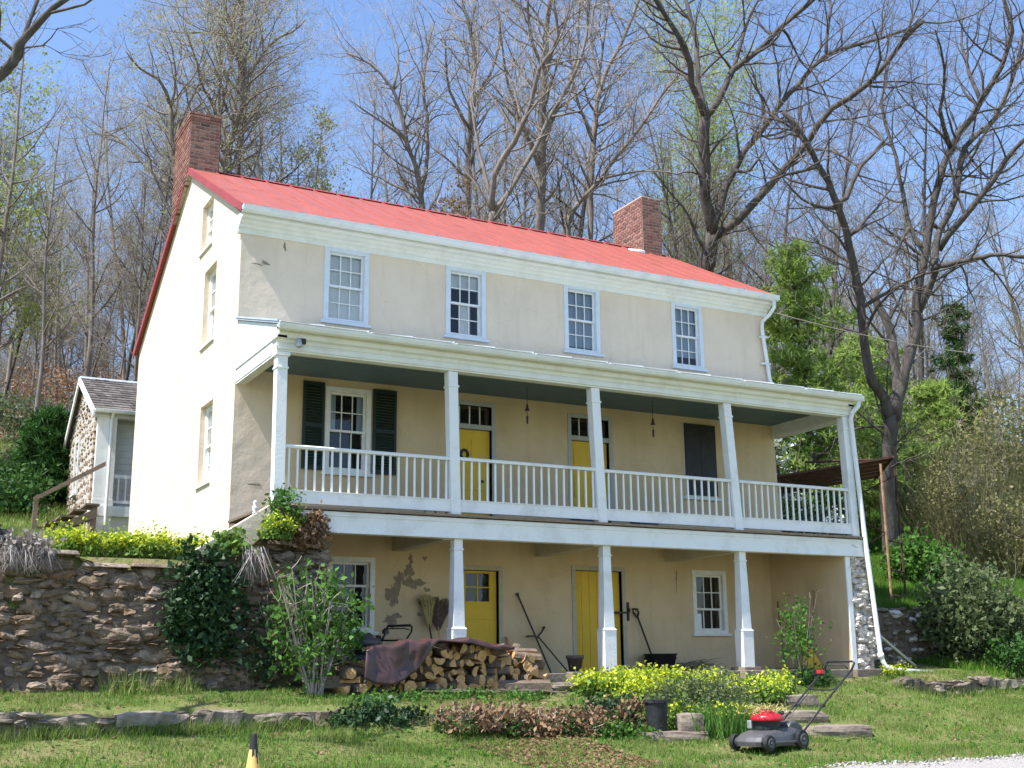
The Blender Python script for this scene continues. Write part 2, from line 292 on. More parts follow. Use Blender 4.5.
def tag(o, label, cat, group=None, kind=None):
    o['label'] = label; o['category'] = cat
    if group: o['group'] = group
    if kind: o['kind'] = kind
    return o
def base_at(o, loc):       # move a single-mesh thing's origin to its base
    o.data.transform(Matrix.Translation(-Vector(loc))); o.location = loc; return o
def structure(o): o['kind'] = 'structure'; return o
def copy_tree(o, loc, rz, sc=1.0, label=None, group=None):
    c = o.copy(); COL.objects.link(c); c.location = loc; c.rotation_euler = (0, 0, rz)
    c.scale = (sc, sc, sc) if not hasattr(sc, '__len__') else sc
    if label: c['label'] = label
    if group: c['group'] = group
    for ch in list(o.children):
        d = ch.copy(); COL.objects.link(d); d.parent = c
    return c
def fast_mesh(name, V, nper, mats):     # V: (n*nper,3) loose polygons
    n = len(V) // nper
    me = bpy.data.meshes.new(name); me.vertices.add(len(V)); me.vertices.foreach_set('co', np.asarray(V, np.float32).ravel())
    me.loops.add(len(V)); me.loops.foreach_set('vertex_index', np.arange(len(V), dtype=np.int32))
    me.polygons.add(n); me.polygons.foreach_set('loop_start', np.arange(0, len(V), nper, dtype=np.int32)); me.polygons.foreach_set('loop_total', np.full(n, nper, np.int32))
    me.materials.append(mats); me.update(calc_edges=True); me.validate(); return me
rng = np.random.default_rng(11)
def lump(b, c, d, seed, rot):
    q = random.Random(seed); n = 6; m_ = 5; vs = []
    for j in range(m_ + 1):
        th = math.pi * j / m_
        for i in range(n):
            a = 2 * math.pi * i / n; p = Vector((math.sin(th) * math.cos(a), math.sin(th) * math.sin(a), math.cos(th))); p = p * (1 + .35 * noise.noise(p * 1.6 + Vector((seed * .7, 0, 0)))) * q.uniform(.88, 1.1)
            p = rot @ Vector((p.x * d[0], p.y * d[1], p.z * d[2])); vs.append((c[0] + p.x, c[1] + p.y, c[2] + p.z))
    b.add(vs, [(j * n + i, j * n + (i + 1) % n, (j + 1) * n + (i + 1) % n, (j + 1) * n + i) for j in range(m_) for i in range(n)])
def unit(a): return a / np.maximum(np.linalg.norm(a, axis=1, keepdims=True), 1e-9)
def leaf_quads(C, size, aspect=0.6, up=0.3, jit=0.75):
    """diamond leaves at centres C"""
    n = len(C); C = np.asarray(C, float)
    nrm = unit(rng.normal(size=(n, 3)) + np.array([0, 0, up])); t = unit(np.cross(nrm, rng.normal(size=(n, 3)))); b = np.cross(nrm, t)
    s = (size * (1 + jit * (rng.random(n) - 0.5) * 2))[:, None]
    a = np.stack([C - t * s * 0.5, C + b * s * aspect * 0.5 + nrm * s * 0.08, C + t * s * 0.5, C - b * s * aspect * 0.5 + nrm * s * 0.08], 1)
    return a.reshape(-1, 3)
def clumps(center, rad, nclump, nleaf, spread, flat_bottom=True):
    """leaf centres gathered in clumps through an ellipsoid"""
    out = []
    for i in range(nclump):
        d = rng.normal(size=3); d /= np.linalg.norm(d); r = rng.random() ** (1 / 2.2)
        c = np.array(center) + d * r * np.array(rad)
        if flat_bottom: c[2] = max(c[2], center[2] - rad[2] * 0.8)
        out.append(c + rng.normal(size=(nleaf, 3)) * spread * (0.6 + 0.8 * rng.random()))
    return np.concatenate(out)
def blades(P, h, wd, lean=0.35, hj=0.5):
    n = len(P); P = np.asarray(P, float)
    ang = rng.random(n) * 2 * math.pi; hh = h * (1 + hj * (rng.random(n) * 2 - 1))
    side = np.stack([np.cos(ang), np.sin(ang), np.zeros(n)], 1) * (wd / 2)
    a2 = rng.random(n) * 2 * math.pi; ln = hh * lean * rng.random(n) * 1.6
    tip = P + np.stack([np.cos(a2) * ln, np.sin(a2) * ln, hh], 1)
    return np.stack([P - side, P + side, tip], 1).reshape(-1, 3)
# ---------------------------------------------------------------- ground
def sstep(a, b, x): t = np.clip((x - a) / (b - a), 0, 1); return t * t * (3 - 2 * t)
def fbm(x, y, s, seed=0):
    x = np.asarray(x, float); y = np.asarray(y, float); o = 0; a = 1
    for k in range(3):
        ph = seed * 1.7 + k * 2.1
        o = o + a * (np.sin(x * s * 1.0 + 1.3 * np.sin(y * s * 0.7 + ph) + ph) * np.cos(y * s * 1.1 + 1.1 * np.sin(x * s * 0.6 - ph) + 2 * ph)); s *= 2.1; a *= 0.5
    return o
def gz(x, y):
    x = np.asarray(x, float); y = np.asarray(y, float); x, y = np.broadcast_arrays(x, y)
    left = np.interp(y, [-40, -20, -9, -6, -4.32, -4.24, -4.2, -2.4], [-1.7, -1.45, -1.09, -0.84, -0.62, -0.50, -0.37, -0.15])
    mid = np.interp(y, [-40, -20, -9, -7, -5.4, -4.5, -2.9, -2.4], [-1.7, -1.45, -1.09, -0.98, -0.78, -0.42, -0.22, -0.14])
    right = np.interp(y, [-40, -20, -9.3, -7, -6.2, -4.5, -3.2, -2.9], [-1.7, -1.45, -1.06, -0.97, -0.84, -0.5, -0.2, -0.1])
    farr = np.interp(y, [-40, -20, -9.3, -6, -3.3, -3.2, -2.9, -1.0], [-1.7, -1.4, -1.04, -0.78, -0.46, -0.2, -0.1, 0.12])
    a = sstep(0.2, 0.6, x); front = left * (1 - a) + mid * a
    a = sstep(3.9, 5.2, x); front = front * (1 - a) + right * a
    a = sstep(10.5, 12, x); front = front * (1 - a) + farr * a
    front = front + 0.025 * fbm(x, y, 1.6, 1) * (y < -2.9)
    # land behind: yard on the left, bank on the right, hillside
    hillL = 1.62 + np.maximum(y + 2.3, 0) * 0.125 + np.maximum(y - 10, 0) * 0.17
    yy = y + 0.12 * (x - 12)
    hillR = 1.12 + np.maximum(yy + 0.8, 0) * 0.23 + np.maximum(yy - 9, 0) * 0.09
    a = sstep(2, 12.5, x); hill = hillL * (1 - a) + hillR * a
    hill = hill + np.maximum(y - 14, 0) * 0.06 * a
    hill = np.minimum(hill, 12 + 0.13 * np.maximum(hill - 12, 0)) + np.maximum(-x - 6, 0) * 0.05
    hill = hill + 0.06 * fbm(x, y, 0.9, 3) * sstep(2, 6, y) + 0.6 * fbm(x, y, 0.09, 5) * sstep(15, 45, y)
    zone_r = np.interp(x, [11.64, 11.68], [0, 1])
    yb = np.where(x < 0.42, -2.2, np.where(x > 11.66, -0.8, 8.2))
    # to the far right the little wall runs out in a slope
    k = sstep(14.2, 17, x)
    back = np.where(x > 11.66, (1 - k) * (y > -0.8) + k * sstep(-3.5, 1.0, y), (y > yb) * 1.0)
    return front * (1 - back) + hill * back
def gz1(x, y): return float(gz(np.array([x]), np.array([y]))[0])
xs = np.unique(np.round(np.concatenate([np.linspace(-160, -12, 30), np.arange(-12, -7, 0.5), np.arange(-7, 22, 0.16), [0.41, 0.43, 11.65, 11.67], np.arange(22, 40, 0.8), np.linspace(40, 220, 36)]), 3))
ys = np.unique(np.round(np.concatenate([np.linspace(-45, -12, 14), np.arange(-12, 6, 0.16), [-4.32, -4.24, -2.21, -2.19, -0.81, -0.79, 8.19, 8.21], np.arange(6, 30, 0.5), np.arange(30, 80, 2), np.linspace(80, 300, 30)]), 3))
X, Y = np.meshgrid(xs, ys); Z = gz(X, Y)
gm = bpy.data.meshes.new('ground'); nx, ny = len(xs), len(ys)
gm.from_pydata(np.stack([X.ravel(), Y.ravel(), Z.ravel()], 1).tolist(), [], [(j * nx + i, j * nx + i + 1, (j + 1) * nx + i + 1, (j + 1) * nx + i) for j in range(ny - 1) for i in range(nx - 1)])
gm.materials.append(M['ground']); gm.polygons.foreach_set('use_smooth', [True] * len(gm.polygons))
at = gm.attributes.new('litter', 'FLOAT', 'POINT')
lit = np.clip(sstep(11, 20, Y) * (1 - 0.75 * sstep(14, 22, X) * (1 - sstep(14, 30, Y))), 0, 1)
at.data.foreach_set('value', lit.ravel().astype(np.float32))
structure(obj('ground', gm))
# patio slab under the porch
b = MB(); b.box(0.6, 11.5, -2.75, 0.0, -0.6, 0.0)
for i in range(13):
    x0 = 0.5 + i * 0.85; b.box(x0, x0 + 0.8 + random.uniform(-.1, .04), -2.95 + random.uniform(-.06, .05), -2.74, -0.16, 0.015 + random.uniform(-.01, .012))
structure(b.build('patio', M['flag'], bevel=0.012))
# gravel road across the front
b = MB(); e0 = Vector((4.5, -8.80)); dr = (Vector((7.82, -8.80)) - e0).normalized(); nr = Vector((dr.y, -dr.x)); nn = 140
rv = []; 
for i in range(nn + 1):
    s_ = -14 + 40 * i / nn
    for j in range(9):
        t = [0, 0.12, 0.3, 0.6, 1, 1.6, 2.4, 3.3, 4.4][j]; p = e0 + dr * s_ + nr * (t + 0.07 * math.sin(s_ * 3.1) + 0.05 * math.sin(s_ * 7.7 + 1) if j == 0 else t)
        rv.append((p.x, p.y, gz1(p.x, p.y) + (0.004 if j == 0 else 0.02)))
b.add(rv, [(i * 9 + j, (i + 1) * 9 + j, (i + 1) * 9 + j + 1, i * 9 + j + 1) for i in range(nn) for j in range(8)])
structure(b.build('gravel_road', M['gravel'], smooth=True))
def on_road(x, y): return (np.asarray(x) - e0.x) * nr.x + (np.asarray(y) - e0.y) * nr.y > 0.03

# ---------------------------------------------------------------- the farmhouse
house = thing('farmhouse', 'cream stucco farmhouse with red metal roof, brick chimneys and two-level white front porch', 'house', (0, 0, 0))
WT, WB = 11.56, 11.80; DY = 8.5; RY = 4.0; RZ = 10.22; EZ = 7.86; EZB = 7.42
def wx(z): return WB + (WT - WB) * z / 7.8
sec = [(0, -0.7), (0, EZ), (RY, RZ), (DY, EZB), (DY, -0.7)]
wb = MB(); n = 5
wb.add([(0, y, z) for y, z in sec] + [(wx(z), y, z) for y, z in sec], [(i, i + 5, (i + 1) % 5 + 5, (i + 1) % 5) for i in range(5)] + [(4, 3, 2, 1, 0)][::-1] + [(0, 1, 2, 3, 4), (9, 8, 7, 6, 5)][1:])
# openings: (name, x0,x1,z0,z1) on the front wall; gable openings use y
FW = dict(  # facade
 u1=(1.52, 2.37, 6.12, 7.52), u2=(3.92, 4.76, 6.14, 7.52), u3=(6.5, 7.33, 6.15, 7.53), u4=(9.10, 9.89, 6.12, 7.53),
 p1=(1.60, 2.46, 3.42, 4.94), p4=(9.26, 10.06, 3.42, 4.94), l1=(1.70, 2.58, 0.72, 1.98), l2=(9.33, 10.17, 0.72, 1.96))
FD = dict(d1=(3.93, 4.95, 2.5, 4.93), d2=(6.52, 7.54, 2.5, 4.90), e1=(4.16, 5.07, 0.0, 1.90), e2=(6.54, 7.74, 0.0, 1.96))
GW = dict(a=(2.08, 2.92, 8.02, 9.0), b=(1.62, 2.50, 6.02, 7.52), c=(1.42, 2.30, 3.36, 4.84))
cut = MB(); CI = 0.08
for k, (x0, x1, z0, z1) in FW.items(): cut.box(x0 + CI, x1 - CI, -0.3, 0.32, z0 + CI * 0.7, z1 - CI)
for k, (x0, x1, z0, z1) in FD.items(): cut.box(x0 + CI, x1 - CI, -0.3, 0.32, z0 - (0.0 if z0 else -0.002), z1 - CI)
for k, (y0, y1, z0, z1) in GW.items(): cut.box(-0.3, 0.34, y0, y1, z0, z1)
cm = cut.mesh('cutters', M['dark']); co = bpy.data.objects.new('cutters', cm); COL.objects.link(co)
wm = wb.mesh('wall', M['stucco']); wo = bpy.data.objects.new('wall', wm); COL.objects.link(wo)
import bmesh
bm = bmesh.new(); bm.from_mesh(wm); bmesh.ops.recalc_face_normals(bm, faces=bm.faces); bm.to_mesh(wm); bm.free()
bm = bmesh.new(); bm.from_mesh(cm); bmesh.ops.recalc_face_normals(bm, faces=bm.faces); bm.to_mesh(cm); bm.free()
md = wo.modifiers.new('cut', 'BOOLEAN'); md.operation = 'DIFFERENCE'; md.object = co; md.solver = 'EXACT'
dg = bpy.context.evaluated_depsgraph_get(); nm = bpy.data.meshes.new_from_object(wo.evaluated_get(dg))
bpy.data.objects.remove(wo); bpy.data.objects.remove(co); bpy.data.meshes.remove(cm)
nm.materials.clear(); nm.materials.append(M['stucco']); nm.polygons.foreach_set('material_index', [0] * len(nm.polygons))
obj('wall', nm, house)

def window(name, parent, f, u0, u1, v0, v1, cols, r_up, r_lo, rail=0.5, casing=0.09, mat='frame', sashmat='frame_white', curtain=None, proud=0.022, recess=0.05, label=None, sill=0.05):
    """f maps (u, v, depth into wall) to world; u0..v1 outer casing"""
    def bx(m_, a0, a1, c0, c1, d0, d1):
        q = [f(a, c, d) for d in (d0, d1) for a, c in ((a0, c0), (a1, c0), (a1, c1), (a0, c1))]
        m_.hexa(q[:4], q[4:])
    w_ = MB(); c = casing
    bx(w_, u0, u0 + c, v0, v1, -proud, recess + 0.08); bx(w_, u1 - c, u1, v0, v1, -proud, recess + 0.08)
    bx(w_, u0 + c, u1 - c, v1 - c, v1, -proud, recess + 0.08); bx(w_, u0 + c, u1 - c, v0, v0 + c * 0.7, -proud, recess + 0.08)
    fr = w_.build('window', M[mat], parent, bevel=0.004)
    if label: fr['label'] = label
    if sill:
        s = MB(); bx(s, u0 - 0.05, u1 + 0.05, v0 - 0.05, v0 + 0.003, -proud - sill, 0.03); s.build('sill', M[mat], fr, bevel=0.004)
    a0, a1, b0, b1 = u0 + c, u1 - c, v0 + c * 0.7, v1 - c; mid = b0 + (b1 - b0) * (1 - rail)
    def sash(c0, c1, rows, d):
        s = MB(); t = 0.04
        bx(s, a0, a0 + t, c0, c1, d, d + 0.035); bx(s, a1 - t, a1, c0, c1, d, d + 0.035)
        bx(s, a0 + t, a1 - t, c0, c0 + t, d, d + 0.035); bx(s, a0 + t, a1 - t, c1 - t, c1, d, d + 0.035)
        for i in range(1, cols): m_ = a0 + t + (a1 - a0 - 2 * t) * i / cols; bx(s, m_ - 0.009, m_ + 0.009, c0 + t, c1 - t, d + 0.004, d + 0.03)
        for i in range(1, rows):
            m_ = c0 + t + (c1 - c0 - 2 * t) * i / rows; bx(s, a0 + t, a1 - t, m_ - 0.009, m_ + 0.009, d + 0.006, d + 0.032)
        so = s.build('sash', M[sashmat], fr)
        return so
    sash(mid - 0.02, b1, r_up, recess); 
    if r_lo: sash(b0, mid + 0.02, r_lo, recess + 0.037)
    for (c0, c1, d) in ((mid, b1, recess + 0.02), (b0, mid, recess + 0.055)) if r_lo else ((b0, b1, recess + 0.02),):
        g = MB(); g.add([f(a0 + .02, c0, d), f(a1 - .02, c0, d), f(a1 - .02, c1, d), f(a0 + .02, c1, d)], [(0, 1, 2, 3)]); g.build('pane', M['glass'], fr)
    g = MB(); bx(g, a0 - 0.005, a1 + 0.005, b0, b1, 0.26, 0.30); g.build('dark_interior', M['dark'], fr)
    if curtain:
        cmat, parts = curtain
        for (cu0, cu1, cv0, cv1) in parts:
            g = MB(); vs = []; nn = 14
            for j in range(nn + 1):
                t = j / nn; u = a0 + (a1 - a0) * (cu0 + (cu1 - cu0) * t); dd = 0.125 + 0.006 * math.sin(j * 2.2)
                vs += [f(u, b0 + (b1 - b0) * cv0, dd), f(u, b0 + (b1 - b0) * cv1, dd)]
            g.add(vs, [(2 * j, 2 * j + 2, 2 * j + 3, 2 * j + 1) for j in range(nn)]); g.build('curtain', M[cmat], fr, smooth=True)
    return fr
ff = lambda u, v, d: (u, d, v)
gf = lambda u, v, d: (d, u, v)
window('w', house, ff, *FW['u1'], 3, 2, 2, 0.5, curtain=('curtain', [(0, 1, 0, 1)]), label='upper window with closed white curtain')
window('w', house, ff, *FW['u2'], 3, 2, 2, 0.5, curtain=('curtain', [(0, 1, 0.74, 1), (0.38, 0.72, 0, 0.5)]), label='upper window with white curtain half drawn')
window('w', house, ff, *FW['u3'], 3, 2, 2, 0.5, curtain=('curtain_blue', [(0, 1, 0.06, 1)]), label='upper window with blue-grey blind')
window('w', house, ff, *FW['u4'], 3, 2, 2, 0.5, curtain=('curtain_blue', [(0, 1, 0.47, 1), (0, 1, 0.15, 0.47)]), label='upper window with blind nearly down')
pw = window('w', house, ff, *FW['p1'], 3, 2, 2, 0.5, mat='frame_white', curtain=('curtain_blue', [(0, .22, .5, 1), (.8, 1, .5, 1)]))
window('w', house, ff, *FW['l1'], 3, 1, 2, 0.36, mat='frame_white')
window('w', house, ff, *FW['l2'], 3, 2, 1, 0.62, mat='frame_white', curtain=('curtain', [(0, .3, 0, .3)]))
fr4 = window('w', house, ff, *FW['p4'], 3, 2, 2, 0.5, mat='frame_white')
for k in 'abc': window('w', house, gf, *GW[k], 2 if k != 'a' else 2, 2, 2 if k != 'a' else 1, 0.5, casing=0.06, mat='frame_white', proud=-0.1, recess=0.12, sill=0.14)
def shutter(x0, x1, z0, z1, y=-0.06, lab=None):
    s = MB(); t = 0.05
    s.box(x0, x0 + t, y, y + .035, z0, z1); s.box(x1 - t, x1, y, y + .035, z0, z1)
    for zz in (z0, (z0 + z1) / 2 - .03, z1 - .07): s.box(x0 + t, x1 - t, y, y + .035, zz, zz + .07)
    k = int((z1 - z0) / .055)
    for i in range(k):
        zz = z0 + .07 + (z1 - z0 - .14) * i / k
        s.hexa([(x0 + t, y + .006, zz), (x1 - t, y + .006, zz), (x1 - t, y + .012, zz + .01), (x0 + t, y + .012, zz + .01)], [(x0 + t, y + .022, zz + .045), (x1 - t, y + .022, zz + .045), (x1 - t, y + .03, zz + .05), (x0 + t, y + .03, zz + .05)])
    o = s.build('shutter', M['shutter'], house)
    if lab: o['label'] = lab
shutter(1.19, 1.575, 3.44, 4.98); shutter(2.485, 2.93, 3.44, 4.96)
for xa, xb in ((9.27, 9.657), (9.663, 10.05)):
    b = MB(); b.box(xa, xb, -.06, -.03, 3.46, 4.93); b.box(xa + .03, xb - .03, -.068, -.06, 3.6, 3.68); b.box(xa + .03, xb - .03, -.068, -.06, 4.7, 4.78)
    b.build('shutter', M['black'], house, bevel=.004)['label'] = 'closed plain near-black shutter'
# doors
def door(x0, x1, z0, z1, transom, glass, planks=False):
    c = CI; f_ = MB()
    f_.box(x0, x0 + c, -0.02, .12, z0, z1); f_.box(x1 - c, x1, -0.02, .12, z0, z1); f_.box(x0 + c, x1 - c, -0.02, .12, z1 - c, z1)
    top = z1 - c
    if transom: f_.box(x0 + c, x1 - c, -.01, .12, transom, transom + .09); top = transom
    fr = f_.build('door_frame', M['jamb'] if transom else M['jamb_lower'], house, bevel=.004)
    a0, a1 = x0 + c + .006, x1 - c - .006
    d = MB(); y = .075
    if planks:
        k = 6
        for i in range(k): d.box(a0 + (a1 - a0) * i / k + .003, a0 + (a1 - a0) * (i + 1) / k - .003, y, y + .04, z0 + .01, top - .005)
        d.box(a0, a1, y + .012, y + .035, z0 + .01, top - .005)
    else:
        if glass:
            g0, g1, h0, h1 = glass
            d.box(a0, g0, y, y + .045, z0 + .01, top - .005); d.box(g1, a1, y, y + .045, z0 + .01, top - .005)
            d.box(g0, g1, y, y + .045, z0 + .01, h0); d.box(g0, g1, y, y + .045, h1, top - .005)
            d.box((g0 + g1) / 2 - .012, (g0 + g1) / 2 + .012, y + .003, y + .035, h0, h1); d.box(g0, g1, y + .005, y + .037, (h0 + h1) / 2 - .012, (h0 + h1) / 2 + .012)
            for zz in (.95, .55, .2): d.box(a0 + .08, a1 - .08, y - .008, y, z0 + zz, z0 + zz + .03)
        else:
            d.box(a0, a1, y, y + .045, z0 + .01, top - .005)
            for (zz, hh) in ((.15, .5), (.78, .42), (1.32, .4)):
                for (q0, q1) in ((a0 + .09, (a0 + a1) / 2 - .04), ((a0 + a1) / 2 + .04, a1 - .09)):
                    d.box(q0, q1, y - .012, y, z0 + zz, z0 + zz + hh)
    dd = d.build('door', M['yellow'], house, bevel=.004)
    if glass:
        g = MB(); g.add([(glass[0], y + .02, glass[2]), (glass[1], y + .02, glass[2]), (glass[1], y + .02, glass[3]), (glass[0], y + .02, glass[3])], [(0, 1, 2, 3)]); g.build('door_pane', M['glass'], dd)
    if transom:
        t = MB(); zc0, zc1 = transom + .1, z1 - c
        for i in range(1, 4): xx = a0 + (a1 - a0) * i / 4; t.box(xx - .01, xx + .01, .05, .08, zc0, zc1)
        t.build('transom_muntin', M['frame_white'], fr)
        t = MB(); t.add([(a0, .065, zc0 - .01), (a1, .065, zc0 - .01), (a1, .065, zc1), (a0, .065, zc1)], [(0, 1, 2, 3)]); t.build('transom_pane', M['glass'], fr)
    t = MB(); t.box(a0 - .004, a1 + .004, .28, .31, z0 + .004, z1 - c); t.build('dark_interior', M['dark'], fr)
    return dd
d1 = door(*FD['d1'], 4.41, None); d2 = door(*FD['d2'], 4.38, None)
d3 = door(*FD['e1'], None, (4.36, 4.84, 1.27, 1.77)); d4 = door(*FD['e2'], None, None, True)
b = MB(); P = [(4.33 + .07 * math.cos(a), .05, 3.93 + .085 * math.sin(a)) for a in np.linspace(0, 2 * math.pi, 17)]; b.tube(P, .028, 6); b.build('door_wreath', M['iron'], d1, smooth=True)
b = MB(); b.lathe([(.02, 0), (.03, .02), (.012, .03), (.012, .05)], (4.7, .03, 3.45), 10, axis='y'); b.build('door_knob', M['iron'], d1, smooth=True)
b = MB(); b.box(7.42, 7.70, -.045, -.02, 1.08, 1.12); b.tube([(7.7, -.04, 1.1), (7.78, -.05, 1.1), (7.8, -.05, 1.18)], .015, 6); b.box(7.755, 7.80, -.03, -.003, .95, 1.3); b.build('hinge', M['iron'], d4)
# bare render patches where the stucco has fallen
def patch(cx, cz, rx, rz, sd, y=-0.004, parent=house):
    r = random.Random(sd); k = 48; pts = []; ph = [r.uniform(0, 6.28) for _ in range(6)]
    for i in range(k):
        a = 2 * math.pi * i / k; q = 0.85 + .22 * math.sin(2 * a + ph[0]) + .18 * math.sin(3 * a + ph[1]) + .14 * math.sin(5 * a + ph[2]) + .09 * math.sin(9 * a + ph[3]) + .07 * math.sin(15 * a + ph[4]) + r.uniform(-.05, .05); pts.append((cx + math.cos(a) * rx * q, y, cz + math.sin(a) * rz * q))
    b = MB(); b.add(pts + [(cx, y - .001, cz)], [(i, (i + 1) % k, k) for i in range(k)][::-1]); b.build('bare_plaster_patch', M['plaster'], parent)
for q in [(2.93, 1.36, .13, .26, 1), (3.02, 1.6, .10, .16, 2), (3.22, 1.78, .08, .17, 3), (3.33, 1.56, .16, .12, 4), (3.18, 1.58, .07, .1, 14), (3.25, 1.98, .05, .08, 5), (2.9, .92, .17, .1, 6), (3.02, 1.0, .06, .06, 16), (3.56, 1.45, .06, .05, 7), (3.52, 2.0, .04, .05, 8), (3.42, 1.02, .05, .04, 9),
          (.44, 7.02, .08, .035, 10), (.3, 6.98, .1, .015, 11), (.78, 7.38, .025, .09, 12), (.42, 3.12, .1, .03, 13), (8.95, 1.75, .02, .22, 15)]: patch(*q)
# cornice, eaves gutter, red roof
b = MB(); b.prof_x([(.06, 7.50), (-.03, 7.50), (-.03, 7.59), (-.07, 7.60), (-.09, 7.64), (-.14, 7.66), (-.17, 7.70), (-.25, 7.71), (-.28, 7.74), (-.28, 7.80), (.06, 7.84)], -.07, WT + .09); b.build('cornice', M['trim'], house)
def gutter(x0, x1, y, z, r, par, nm='gutter', mat='white'):
    b = MB(); pr = [(y + r, z), (y + r * .98, z - r * .7), (y + r * .55, z - r * 1.25), (y, z - r * 1.35), (y - r * .6, z - r * 1.1), (y - r * .92, z - r * .45), (y - r * .9, z - r * .15), (y - r, z), (y - r * .82, z + .006), (y - r * .75, z - r * .4), (y, z - r), (y + r * .7, z - r * .5)]
    b.prof_x(pr, x0, x1); b.box(x0, x0 + .006, y - r * .9, y + r * .95, z - r * 1.2, z); b.box(x1 - .006, x1, y - r * .9, y + r * .95, z - r * 1.2, z)
    return b.build(nm, M[mat], par)
gutter(-.10, WT + .12, -.37, 7.88, .085, house)
sl = (RZ + .03 - 7.90) / (RY + .33)
def rz_(y): return 7.90 + sl * (y + .33)
b = MB(); th = .045; x0, x1 = -.09, WT + .10
b.hexa([(x0, -.33, 7.90 - th), (x1, -.33, 7.90 - th), (x1, RY, RZ + .03 - th), (x0, RY, RZ + .03 - th)], [(x0, -.33, 7.90), (x1, -.33, 7.90), (x1, RY, RZ + .03), (x0, RY, RZ + .03)])
b.hexa([(x0, RY + .001, RZ + .03 - th), (x1, RY + .001, RZ + .03 - th), (x1, DY + .2, EZB - .08), (x0, DY + .2, EZB - .08)], [(x0, RY + .001, RZ + .03), (x1, RY + .001, RZ + .03), (x1, DY + .2, EZB - .035), (x0, DY + .2, EZB - .035)])
roof = b.build('roof', M['roof'], house)
b = MB(); k = 22
for i in range(k + 1):
    x = x0 + .03 + (x1 - x0 - .06) * i / k; wv = .010
    b.hexa([(x - wv, -.33, 7.90), (x + wv, -.33, 7.90), (x + wv, RY - .01, RZ + .03), (x - wv, RY - .01, RZ + .03)], [(x - wv * .5, -.33, 7.925), (x + wv * .5, -.33, 7.925), (x + wv * .5, RY - .01, RZ + .055), (x - wv * .5, RY - .01, RZ + .055)])
for i in range(k):   # cross laps
    x = x0 + .03 + (x1 - x0 - .06) * i / k; d_ = (x1 - x0 - .06) / k
    for t in ((.42 + .16 * (i % 2),)):
        y = -.33 + (RY + .33) * t; b.hexa([(x + .012, y, rz_(y)), (x + d_ - .012, y, rz_(y)), (x + d_ - .012, y + .03, rz_(y + .03)), (x + .012, y + .03, rz_(y + .03))], [(x + .012, y, rz_(y) + .003), (x + d_ - .012, y, rz_(y) + .003), (x + d_ - .012, y + .03, rz_(y + .03) + .003), (x + .012, y + .03, rz_(y + .03) + .003)])
b.build('roof_seam', M['roof'], roof)
b = MB(); b.prof_x([(RY - .07, RZ + .025), (RY, RZ + .075), (RY + .07, RZ + .025)], x0, x1); b.build('ridge_cap', M['rake'], roof)
b = MB()
for (ya, za, yb2, zb2) in ((-.33, 7.90, RY, RZ + .03), (RY, RZ + .03, DY + .2, EZB - .035)):
    b.hexa([(x0 - .02, ya, za - .13), (x0 - .002, ya, za - .13), (x0 - .002, yb2, zb2 - .13), (x0 - .02, yb2, zb2 - .13)], [(x0 - .02, ya, za + .02), (x0 - .002, ya, za + .02), (x0 - .002, yb2, zb2 + .02), (x0 - .02, yb2, zb2 + .02)])
b.build('rake_board', M['rake'], roof)
for i in range(17):
    x = .35 + i * .66
    b = MB(); y = -.2
    for dx in (-.05, .05): b.frustum(x + dx, y, rz_(y), rz_(y) + .04, .024, .014, .03, .015)
    b.box(x - .07, x + .07, y - .006, y + .008, rz_(y) + .015, rz_(y) + .026); b.build('snow_guard', M['silver'], roof)
# brick chimneys laid brick by brick
def chimney(x0, x1, y0, y1, z0, z1, corbel, seed, foot=None):
    r = random.Random(seed); ch = .075; c = MB()
    f0, f1 = foot or (z0, z0); q = [(x0 + .008, y0 + .008), (x1 - .008, y0 + .008), (x1 - .008, y1 - .008), (x0 + .008, y1 - .008)]
    c.hexa([(*q[0], f0), (*q[1], f0), (*q[2], f1), (*q[3], f1)], [(*p, z1 - .02) for p in q]); core = c.build('chimney', M['mortar'], house)
    b = MB(); k = int((z1 - z0) / ch)
    def course(xa, xb, ya, yb, z, off):
        for axis, fix, lo, hi, sgn in (('x', ya, xa, xb, -1), ('x', yb, xa, xb, 1), ('y', xa, ya, yb, -1), ('y', xb, ya, yb, 1)):
            p = lo + (0 if off else .0) ; first = True
            while p < hi - .02:
                ln = .205 if not (first and off) else .105; first = False
                q = min(p + ln, hi); j = r.uniform(-.003, .004); d0 = .1
                if foot and axis == 'y' and z < f0 + (f1 - f0) * ((p + q) / 2 - y0) / (y1 - y0): p = q; continue
                if foot and axis == 'x' and z < (f0 if sgn < 0 else f1): p = q; continue
                a, e = (fix - .006 - j, fix + d0) if sgn < 0 else (fix - d0, fix + .006 + j)
                if axis == 'x': b.box(p + .011, q - .011, a, e, z + .0115, z + ch - .0115)
                else: b.box(a, e, p + .011, q - .011, z + .012, z + ch - .012)
                p = q
    for i in range(k):
        z = z0 + i * ch; g = .0
        if corbel and z > z1 - .29: g = .02 if z > z1 - .22 else .01
        course(x0 - g, x1 + g, y0 - g, y1 + g, z, i % 2)
    b.build('brick', M['brick'], core)
    return core
c1 = chimney(-.115, .51, 3.92, 5.26, 9.55, 11.52, True, 1, (10.13, 9.44))
c2 = chimney(10.93, 11.5, 3.52, 4.84, 9.6, 11.52, False, 2)
b = MB(); b.box(.08, .5, 4.2, 5.0, 11.5, 11.62); b.build('chimney_cap', M['brick'], c1)
